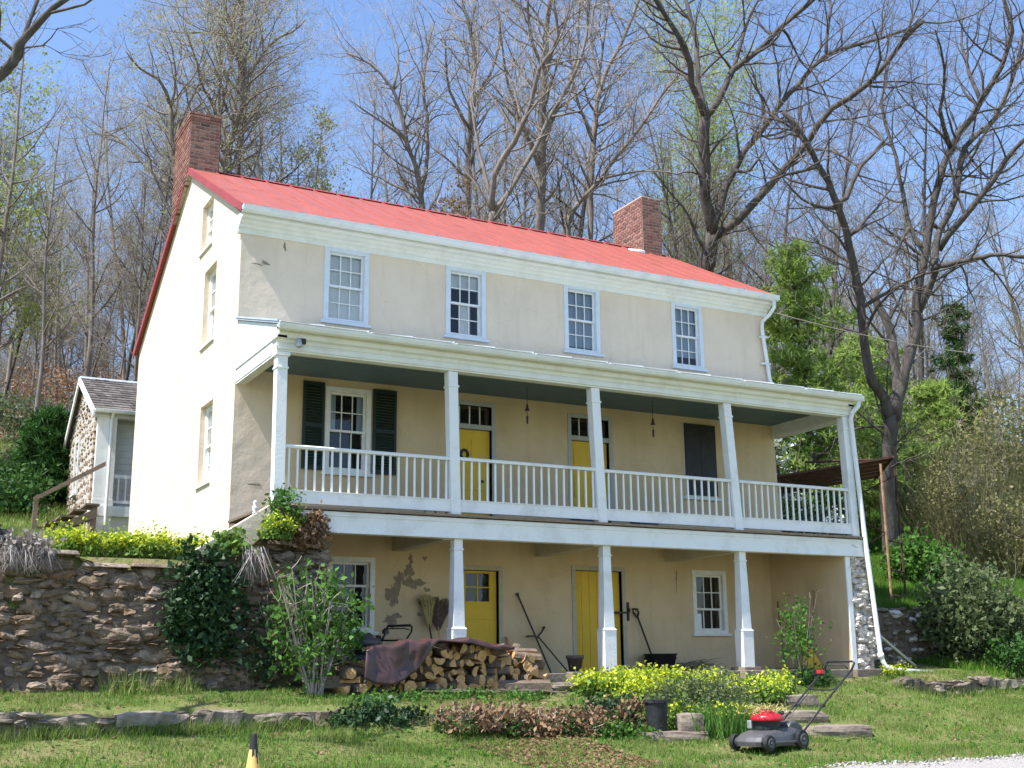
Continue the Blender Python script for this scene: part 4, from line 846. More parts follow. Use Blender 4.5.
# traffic cone
cx_, cy_ = -2.02, -8.66; cz_ = gz1(cx_, cy_) + .02
t = thing('traffic_cone', 'faded yellow cone with black tip on the lawn below the left stone kerb', 'cone', (cx_, cy_, cz_)); H = .61
b = MB(); b.frustum(cx_, cy_, cz_ + .0, cz_ + .04, .36, .34); b.build('base', M['black'], t, bevel=.01)
b = MB(); b.lathe([(.105, .04), (.10, .06), (.037, H * .78), (.03, H * .78)], (cx_, cy_, cz_), 26); b.build('body', M['cone'], t, smooth=False)
b = MB(); k = 26; pr = [(.0385, H * .78), (.026, H - .01), (.022, H)]
b.lathe(pr, (cx_, cy_, cz_), k)
for j in range(k):   # ragged lower edge of the black tip
    if j in (17, 18, 20, 21, 22, 23): 
        a0, a1 = 2 * math.pi * j / k, 2 * math.pi * (j + 1) / k; dn = [.05, .09, .07, .12, .03, .06][j % 6]
        z0 = H * .78 - dn; r0 = .037 + .063 * dn / (H * .78 - .06) + .0025; r1 = .0392
        b.add([(cx_ + r0 * math.cos(a0), cy_ + r0 * math.sin(a0), cz_ + z0), (cx_ + r0 * math.cos(a1), cy_ + r0 * math.sin(a1), cz_ + z0), (cx_ + r1 * math.cos(a1), cy_ + r1 * math.sin(a1), cz_ + H * .78), (cx_ + r1 * math.cos(a0), cy_ + r1 * math.sin(a0), cz_ + H * .78)], [(0, 1, 2, 3)])
b.build('tip', M['black'], t)
# ---------------------------------------------------------------- firewood heap under a tarp
def logmesh(seed):
    r = random.Random(seed); b = MB(); kind = seed % 3; R = r.uniform(.06, .085); ln = r.uniform(.38, .48); out = []
    if kind == 0: a0, a1 = 0, 2 * math.pi
    elif kind == 1: a0, a1 = 0, math.pi * r.uniform(.9, 1.1)
    else: a0, a1 = 0, math.pi * r.uniform(.4, .6)
    if kind == 2: R *= 1.55
    if kind == 1: R *= 1.25
    k = 7; arc = [(R * math.cos(a0 + (a1 - a0) * i / k) * r.uniform(.93, 1.05), R * math.sin(a0 + (a1 - a0) * i / k) * r.uniform(.93, 1.05)) for i in range(k + (kind != 0))]
    if kind: 
        arc += [(r.uniform(-.01, .01), r.uniform(-.01, .01))]
    mxx = sum(p[0] for p in arc) / len(arc); mzz = sum(p[1] for p in arc) / len(arc); arc = [(x - mxx, z - mzz) for x, z in arc]; n = len(arc)
    vs = []; secs = 5
    for s in range(secs + 1):
        y = -ln / 2 + ln * s / secs; ox, oz = r.uniform(-.004, .004), r.uniform(-.004, .004)
        vs += [(x * (1 + r.uniform(-.04, .04)) + ox, y + (r.uniform(-.012, .012) if s in (0, secs) else 0), z * (1 + r.uniform(-.04, .04)) + oz) for x, z in arc]
    b.v = vs
    for s in range(secs):
        for i in range(n):
            j = (i + 1) % n; b.f.append((s * n + i, s * n + j, (s + 1) * n + j, (s + 1) * n + i)); b.m.append(1 if (kind == 0 or i < k) else 0)
    b.f += [tuple(range(n)), tuple(secs * n + i for i in range(n - 1, -1, -1))]; b.m += [0, 0]
    return b.mesh('firewood_log', [M['cutwood'], M['bark']])
logs = [logmesh(i) for i in range(12)]; r = random.Random(21)
def place_log(x, y, z, yaw, pitch=0, roll=None, lab=None, me=None, sc=1):
    o = obj('firewood_log', me or logs[r.randrange(12)]); o.location = (x, y, z); o.rotation_euler = (pitch, r.uniform(0, 6.28) if roll is None else roll, yaw); o.scale = (sc, sc, sc)
    return tag(o, lab or 'short split firewood log among the many stacked in the heap', 'firewood', 'split logs of the firewood heap')
def pile_h(x): return float(np.interp(x, [.8, 1.1, 1.5, 2.2, 2.7, 3.1, 3.5, 3.82, 4.06], [.30, .44, .50, .55, .58, .50, .48, .40, .10]))
for row_y in (-3.05, -2.62):
    zc = 0.0; row = 0
    while row < 7:
        x = .92 + (row % 2) * .06
        while x < 4.0:
            z = gz1(x, -3.0) + .07 + row * .115
            if z < gz1(x, -3.0) + pile_h(x) + .02 and not (row_y > -2.8 and row < 2 and x < 3.4):
                place_log(x + r.uniform(-.02, .02), row_y + r.uniform(-.07, .07), z + r.uniform(-.015, .015), .25 + r.gauss(0, .38), r.gauss(0, .12), sc=r.uniform(.75, 1.2))
            x += r.uniform(.115, .17)
        row += 1
for i in range(26):
    x = 2.7 + r.random() * 1.25; place_log(x, -3.05 + r.uniform(-.15, .2), gz1(x, -3) + pile_h(x) + r.uniform(.03, .12), r.uniform(0, 3.1), r.gauss(0, .3))
tag(place_log(3.75, -2.95, gz1(4, -3) + .54, 1.25, .05, .6, 'long pale split log lying flat across the top right end of the heap', logs[4], 1.5), 'long pale split log lying flat across the top right end of the heap', 'firewood', None)
tag(place_log(3.3, -3.0, gz1(3.5, -3) + .55, 1.8, .1, 2.4, 'pale split log lying across the top of the heap left of the longest log', logs[7], 1.25), 'pale split log lying across the top of the heap left of the longest log', 'firewood', None)
t_ = place_log(3.65, -3.35, gz1(3.65, -3.35) + .08, 1.35, 0, 1, 'x', logs[3], 1.9); tag(t_, 'long grey log lying on the grass at the foot of the heap', 'firewood')
for k in ('group',): 
    for o in list(SC.objects):
        if o.name.startswith('firewood_log') and not o['label'].startswith('short split') and 'group' in o: del o['group']
b = MB(); nu, nv = 60, 34; vs = []
for i in range(nu + 1):
    u = i / nu; x = 1.08 + 2.30 * u
    hang = .46 * (1 - sstep(.34, .5, np.array(u))) + .06; hang = float(hang) * (.75 + .3 * math.sin(u * 9))
    for j in range(nv + 1):
        v = j / nv; tot = .75 + hang; d = v * tot; zt = gz1(x, -3) + pile_h(x) + .17
        if d < .75: y = -2.42 - d * 1.345; z = zt - .10 * max(0, .25 - d) / .25 + .02
        else: y = -3.43 - .06 * (d - .75); z = zt - (d - .75)
        f = .016 * math.sin(x * 13 + v * 5 + 2 * math.sin(v * 4)) + .014 * math.sin(x * 5.5 - v * 9) + .02 * noise.noise(Vector((x * 11, v * 4, 5))) + .02 * noise.noise(Vector((x * 6, v * 7, 1)))
        if d < .75: z += f + .04 * noise.noise(Vector((x * 2.5, v * 3, 0)))
        else: y += f * 1.3
        x2 = x + .12 * (1 - v) * math.sin(v * 3) + .10 * v * (u - .3)
        vs.append((x2, y, z))
b.add(vs, [(i * (nv + 1) + j, i * (nv + 1) + j + 1, (i + 1) * (nv + 1) + j + 1, (i + 1) * (nv + 1) + j) for i in range(nu) for j in range(nv)])
o = b.build('tarp', M['tarp'], None, smooth=True); base_at(o, (2.4, -2.9, .4)); tag(o, 'crumpled brown tarp thrown over the left part of the firewood heap', 'tarp')
sdm = o.modifiers.new('thick', 'SOLIDIFY'); sdm.thickness = .006
b = MB(); r2 = random.Random(8)
for i in range(16):
    a = Vector((2.3 + r2.random() * 1.7, -3.5 + r2.uniform(-.15, .12), 0)); d = Vector((r2.uniform(.5, 1.1), r2.uniform(-.25, .1), 0)); p = [a - d * .5, a + Vector((0, .04, 0)), a + d * .5]
    p = [Vector((q.x, q.y, gz1(q.x, q.y) + .04 + r2.random() * .05)) for q in p]; b.tube(p, [.014, .012, .007], 5)
tag(base_at(b.build('fallen_branches', M['greywood'], None), (3.2, -3.5, -.3)), 'thin grey branches lying along the foot of the firewood heap', 'branches')
# ---------------------------------------------------------------- dry-stone walls
def wall_top(x): return 1.62 + .10 * math.sin(x * 1.1) + .05 * math.sin(x * 3.7) + .24 * float(sstep(-.9, .2, np.array(x)))
rw = thing('retaining_wall', 'tall rough fieldstone retaining wall overgrown with ivy, left of the house', 'stone wall', (-3.5, -2.3, -.15))
def rwP(u, v, d):
    n_ = noise.noise(Vector((u * .8, v * 1.1, 3))) * .14 + noise.noise(Vector((u * 2.3, v * 2.6, 9))) * .07
    return (u, -2.46 - d - n_ + .19 * v, v)
b = MB()
nu, nv = 260, 60; vs = []
for i in range(nu + 1):
    for j in range(nv + 1):
        u = -9 + 9.02 * i / nu; v = -.4 + (wall_top(u) + .4 - .02) * j / nv; p = rwP(u, v, -.01 + .07 * noise.noise(Vector((u * 3, v * 5, 0))) + .05 * noise.noise(Vector((u * 8, v * 12, 4)))); vs.append(p)
b.add(vs, [(i * (nv + 1) + j, (i + 1) * (nv + 1) + j, (i + 1) * (nv + 1) + j + 1, i * (nv + 1) + j + 1) for i in range(nu) for j in range(nv)])
tb = []
for i in range(nu + 1):
    u = -9 + 9.02 * i / nu; tb += [rwP(u, wall_top(u) - .02, -.035), (u, -1.95, wall_top(u) - .02), (u, -1.95, .5)]
b.add(tb, [(3 * i, 3 * i + 3, 3 * i + 4, 3 * i + 1) for i in range(nu)] + [(3 * i + 1, 3 * i + 4, 3 * i + 5, 3 * i + 2) for i in range(nu)])
b.build('core', M['earth'], rw, smooth=True)
b = MB(); stones(b, -9, .0, -.35, 1.95, rwP,   .05, .19, .10, .5, .085, 31, top=wall_top, gap=.012, ncell=5); b.build('stones', M['stone'], rw)
b = MB(); rr = random.Random(91)
for i in range(900):
    u = rr.uniform(-7, 0); v = rr.uniform(-.25, wall_top(u) - .08); s = rr.choice([.03, .04, .05, .07, .10]); c = rwP(u, v, .0)
    lump(b, c, (s * rr.uniform(1.2, 2.4), s * .9, s * rr.uniform(.5, 1.0)), i, Matrix.Rotation(rr.uniform(-.35, .35), 3, 'Y'))
b.build('rubble', M['stone'], rw)
b = MB(); r3 = random.Random(4); x = -9
while x < 0:
    w_ = r3.uniform(.3, .7); zt = wall_top(x + w_ / 2); h = r3.uniform(.01, .06); yy = r3.uniform(-.05, .05)
    b.hexa([(x, -2.36 + yy, zt - .02), (x + w_ - .02, -2.36 - yy, zt - .03), (x + w_ - .03, -1.95, zt - .02), (x + .02, -1.95, zt - .02)], [(x + .02, -2.33 + yy, zt + h), (x + w_ - .05, -2.31, zt + h * .8), (x + w_ - .05, -1.97, zt + h), (x + .02, -1.97, zt + h)]); x += w_
b.build('capstone', M['stone'], rw, bevel=.02)
def low_wall(name, x0, x1, y, zb, zt, label, seed, depth=.34, mat='stone_pale'):
    t = thing(name, label, 'stone wall', ((x0 + x1) / 2, y, zb)); r = random.Random(seed); b = MB(); x = x0
    while x < x1:
        w_ = min(r.uniform(.3, .95), x1 - x + .1); rows = r.choice([1, 1, 2]); z = zb
        for q in range(rows):
            h = (zt(x) - zb) / rows * r.uniform(.85, 1.12); dy = r.uniform(-.08, .06); tl = r.uniform(-.25, .25)
            n = 6; g = [[None] * (n + 1) for _ in range(5)]
            for j in range(5):
                for i in range(n + 1):
                    s = i / n; a = [(0, .0), (0.0, .92), (.1, 1.0), (.8, 1.0), (1.0, .75)][j]
                    g[j][i] = (x + .02 + (w_ - .04) * s, y + dy + (a[0] * depth) - .03 * math.sin(s * math.pi) + r.uniform(-.03, .03), z + a[1] * h * (.74 + .26 * math.sin(math.pi * min(1, max(0, s * 1.1 - .03))) ** .6 + tl * (s - .5)) + r.uniform(-.02, .02))
            b.add([p for row in g for p in row], [(j * (n + 1) + i, j * (n + 1) + i + 1, (j + 1) * (n + 1) + i + 1, (j + 1) * (n + 1) + i) for j in range(4) for i in range(n)])
            for e in (0, n): b.add([g[j][e] for j in range(5)] + [(g[4][e][0], g[4][e][1], z)], [(0, 1, 2, 3, 4, 5)])
            z += h * .95
        x += w_
    b.build('stones', M[mat], t)
    c = MB(); c.box(x0, x1, y + .06, y + depth, zb - .2, zt((x0 + x1) / 2) - .07); c.build('core', M['earth'], t)
    c = MB(); rl_ = random.Random(seed + 5)
    for i in range(int((x1 - x0) * 16)):
        x = rl_.uniform(x0, x1); s_ = rl_.choice([.035, .05, .07]); lump(c, (x, y + rl_.uniform(-.06, .02), zb + rl_.random() * (zt(x) - zb)), (s_ * rl_.uniform(1.2, 2.6), s_, s_ * rl_.uniform(.4, .8)), i, Matrix.Rotation(rl_.uniform(-.25, .25), 3, 'Y'))
    c.build('rubble', M[mat], t)
low_wall('low_stone_wall', -8, .35, -4.44, -.66, lambda x: -.36 - .02 * (x + 3) + .03 * math.sin(x * 4), 'low kerb wall of long flat stones along the grass terrace, lower left', 41, .36, 'stone_grey')
low_wall('low_stone_wall', 11.2, 14.8, -3.42, -.5, lambda x: -.20 + .05 * math.sin(x * 3), 'low crumbling stone kerb in front of the right-hand bushes', 42, .32, 'stone_grey')
t = thing('bank_wall', 'rubble stone retaining wall right of the porch, half hidden by bushes', 'stone wall', (13.2, -1.1, .1))
b = MB(); b.box(11.97, 16.2, -1.08, -.72, -.2, 1.12); b.build('core', M['earth'], t)
b = MB(); stones(b, 11.97, 16.2, -.1, 1.22, lambda u, v, d: (u, -1.08 - d, v), .06, .18, .12, .4, .06, 33, gap=.004); b.build('stones', M['stone_grey'], t); b = MB()
for i in range(110):
    s_ = r.choice([.04, .05, .07, .09]); lump(b, (r.uniform(11.98, 16.1), -1.10, r.uniform(-.05, 1.15)), (s_ * r.uniform(1, 2), s_ * 1.1, s_ * r.uniform(.5, .9)), i, Matrix.Rotation(r.uniform(-.4, .4), 3, 'Y'))
b.build('rubble', M['stone_pale'], t)
# black sack and tray on the wall head
t = thing('black_sack', 'black sack slumped on the head of the retaining wall at far left', 'sack', (-3.7, -2.0, 1.68)); me = bpy.data.meshes.new('sack'); bm = bmesh.new(); bmesh.ops.create_icosphere(bm, subdivisions=4, radius=1)
for v in bm.verts: p = v.co; v.co = Vector((p.x * .26, p.y * .2, max(p.z, -.6) * .2 + .12)) * (1 + .22 * noise.noise(p * 2.6) + .1 * noise.noise(p * 6))
bm.to_mesh(me); bm.free(); me.materials.append(M['black']); obj('sack_body', me, t)
b = MB(); b.lathe([(.03, .28), (.05, .34), (.07, .37)], (-3.7, -2.0, 1.68), 9); b.build('knot', M['black'], t)
t = thing('tray', 'flat black tray lying on a brick at the edge of the left yard', 'tray', (-3.05, -1.55, 1.75)); b = MB(); b.frustum(-3.05, -1.55, 1.84, 1.885, .36, .42, .26, .3); b.build('body', M['black'], t, bevel=.01)
b = MB(); b.box(-3.1, -2.9, -1.62, -1.5, 1.70, 1.84); b.build('brick_foot', M['brick'], t)
# ---------------------------------------------------------------- outbuilding and its stairs
ob = thing('outbuilding', 'small stone outbuilding with white porch and brown shingle roof behind the house at left', 'outbuilding', (1, 11, 3.2))
OX, OY0, OYP, OY1, OR, ORZ, OZ = -.62, 10.25, 9.7, 13.9, 12.2, 7.45, 6.2; OE = 5
b = MB(); b.add([(x, y, z) for x in (OX, OE) for y, z in ((OY0, 2.5), (OY0, 6.38), (OR, ORZ - .06), (OY1, 6.1), (OY1, 2.5))], [(0, 1, 2, 3, 4), (9, 8, 7, 6, 5)] + [(i, i + 5, (i + 1) % 5 + 5, (i + 1) % 5) for i in range(5)]); ow = b.build('wall', M['mortar'], ob)
def otop(y): return ORZ - .08 - abs(y - OR) * (.62 if y > OR else .5)
b = MB(); stones(b, OYP + .15, OY1, 2.5, 7.4, lambda u, v, d: (OX - d, u, v), .10, .25, .15, .45, .03, 51, top=lambda u: otop(u)); b.build('gable_stones', M['stone_warm'], ow)
b = MB(); b.box(OX, OX + .3, OYP + .15, OY0, 2.5, 3.78); b.box(OX + .005, OX + .3, OYP + .15, OY0, 3.78, 6.2); b.build('side_wall', M['stone_warm'], ob)
b = MB()
for i in range(23): z = 2.6 + i * .16; b.hexa([(OX + .3, OY0 - .03, z), (OE, OY0 - .03, z), (OE, OY0, z), (OX + .3, OY0, z)], [(OX + .3, OY0 - .008, z + .16), (OE, OY0 - .008, z + .16), (OE, OY0, z + .16), (OX + .3, OY0, z + .16)])
b.build('clapboard', M['clap'], ob)
b = MB()
for i in range(8): z = 2.6 + i * .15; b.hexa([(OX + .34, OYP + .1, z), (OE, OYP + .1, z), (OE, OYP + .16, z), (OX + .34, OYP + .16, z)], [(OX + .34, OYP + .13, z + .15), (OE, OYP + .13, z + .15), (OE, OYP + .16, z + .15), (OX + .34, OYP + .16, z + .15)])
b.build('porch_skirt', M['clap'], ob)
b = MB(); b.box(OX - .02, OE, OYP, OY0, 3.75, 3.88); b.box(OX - .03, OE, OYP - .03, OYP, 3.66, 3.90); b.build('porch_floor', M['white'], ob)
b = MB(); b.box(OX - .005, OX + .44, OYP + .02, OYP + .16, 2.7, 6.1); b.box(OX - .02, OX + .46, OYP + .005, OYP + .02, 3.9, 4.05); b.build('post', M['white'], ob)
b = MB(); b.box(OX + .3, OE, OYP + .05, OYP + .1, 4.58, 4.66); b.box(OX + .3, OE, OYP + .05, OYP + .1, 3.98, 4.04)
for i in range(30): x = OX + .55 + i * .17; b.box(x, x + .035, OYP + .06, OYP + .09, 4.04, 4.58)
b.build('railing', M['white'], ob)
b = MB(); b.box(OX - .05, OE, OYP - .02, OYP + .2, 6.02, 6.2); b.build('fascia', M['white'], ob)
b = MB(); x0 = OX - .12
for (ya, za, yb2, zb2) in ((OYP - .15, 6.12, OR, ORZ), (OR, ORZ, OY1 + .2, 6.0)):
    b.hexa([(x0, ya, za), (OE + .1, ya, za), (OE + .1, yb2, zb2), (x0, yb2, zb2)], [(x0, ya, za + .05), (OE + .1, ya, za + .05), (OE + .1, yb2, zb2 + .05), (x0, yb2, zb2 + .05)])
orf = b.build('roof', M['shingle'], ob)
b = MB(); rr = random.Random(2); ns = 13
for i in range(ns):
    t0 = i / ns; y = OYP - .17 + (OR - OYP + .17) * t0; z = 6.17 + (ORZ - 6.12) * t0; dy = (OR - OYP + .17) / ns; dz = (ORZ - 6.12) / ns; x = x0
    while x < OE:
        w_ = rr.uniform(.12, .28); b.hexa([(x, y, z + .01), (x + w_ - .01, y, z + .01), (x + w_ - .01, y + dy * 1.1, z + dz * 1.1), (x, y + dy * 1.1, z + dz * 1.1)], [(x, y, z + .035 + rr.uniform(0, .015)), (x + w_ - .01, y, z + .035), (x + w_ - .01, y + dy * 1.1, z + dz * 1.1 + .012), (x, y + dy * 1.1, z + dz * 1.1 + .012)]); x += w_
b.build('shingles', M['shingle'], orf)
b = MB(); b.prof_x([(OR - .12, ORZ + .02), (OR, ORZ + .09), (OR + .12, ORZ + .02)], x0 - .02, OE); b.build('ridge_cap', M['porch_roof'], orf)
b = MB()
for (ya, za, yb2, zb2) in ((OYP - .15, 6.12, OR, ORZ), (OR, ORZ, OY1 + .2, 6.0)): b.hexa([(x0 - .04, ya, za - .12), (x0, ya, za - .12), (x0, yb2, zb2 - .12), (x0 - .04, yb2, zb2 - .12)], [(x0 - .04, ya, za + .05), (x0, ya, za + .05), (x0, yb2, zb2 + .05), (x0 - .04, yb2, zb2 + .05)])
b.build('bargeboard', M['white'], ob)
gutter(x0, OE, OYP - .22, 6.16, .06, ob)
b = MB(); b.tube([(OX + .3, OYP - .2, 6.1), (OX + .3, OYP - .05, 5.95), (OX + .3, OYP - .05, 2.7)], .035, 8); b.build('downspout', M['white'], ob)
gf2 = lambda u, v, d: (OX - .03 + d, u, v)
window('w', ob, gf2, 12.15, 12.75, 4.5, 5.9, 2, 2, 2, casing=.06, mat='frame_white', proud=.02)
b = MB(); b.tube([(OX + .75, OYP + .6, 6.1), (OX + .75, OYP + .6, 5.5)], .008, 5); b.lathe([(.06, 0), (.07, -.03), (.02, -.06)], (OX + .75, OYP + .6, 5.6), 10); b.build('porch_lamp', M['iron'], ob)
st = thing('wooden_stairs', 'weathered wooden stairs with a handrail rising to the outbuilding porch', 'stairs', (-1.4, 9.4, 3.1))
b = MB(); SX0, SX1, SZ0, SZ1 = -1.95, -.62, gz1(-1.9, 9.4), 3.86
b.hexa([(SX0, 9.0, SZ0 - .1), (SX0 + .1, 9.0, SZ0 - .15), (SX1, 9.0, SZ1 - .32), (SX1, 9.0, SZ1 - .1)], [(SX0, 9.05, SZ0 - .1), (SX0 + .1, 9.05, SZ0 - .15), (SX1, 9.05, SZ1 - .32), (SX1, 9.05, SZ1 - .1)])
b.build('stringer', M['greywood'], st); b = MB(); b.hexa([(SX0, 9.8, SZ0 - .1), (SX0 + .1, 9.8, SZ0 - .15), (SX1, 9.8, SZ1 - .32), (SX1, 9.8, SZ1 - .1)], [(SX0, 9.85, SZ0 - .1), (SX0 + .1, 9.85, SZ0 - .15), (SX1, 9.85, SZ1 - .32), (SX1, 9.85, SZ1 - .1)]); b.build('stringer', M['greywood'], st)
for i in range(5): f = (i + .6) / 5; b = MB(); x = SX0 + (SX1 - SX0) * f; z = SZ0 + (SZ1 - SZ0) * f; b.box(x - .15, x + .15, 8.97, 9.88, z, z + .045); b.build('tread', M['greywood'], st)
b = MB(); b.box(SX0 - .05, SX0 + .05, 8.9, 9.0, SZ0 - .2, SZ0 + .75); b.box(SX1 - .1, SX1 - .0, 9.06, 9.14, 2.7, SZ1); b.build('newel_post', M['greywood'], st)
b = MB(); b.hexa([(SX0 - .05, 8.88, SZ0 + .68), (SX0 - .05, 9.02, SZ0 + .68), (SX1 + .1, 9.02, SZ1 + .86), (SX1 + .1, 8.88, SZ1 + .86)], [(SX0 - .05, 8.88, SZ0 + .78), (SX0 - .05, 9.02, SZ0 + .78), (SX1 + .1, 9.02, SZ1 + .96), (SX1 + .1, 8.88, SZ1 + .96)]); b.build('handrail', M['greywood'], st)
# overhead wire
stick('overhead_wire', [(11.62 + 16 * t_, -.1 + 2.2 * t_, 7.62 + 1.4 * t_ - 2.0 * t_ * (1 - t_)) for t_ in np.linspace(0, 1, 18)], .011, 'twig_grey', 'thin grey utility wire running from the house corner off to the right', 'wire', 5)
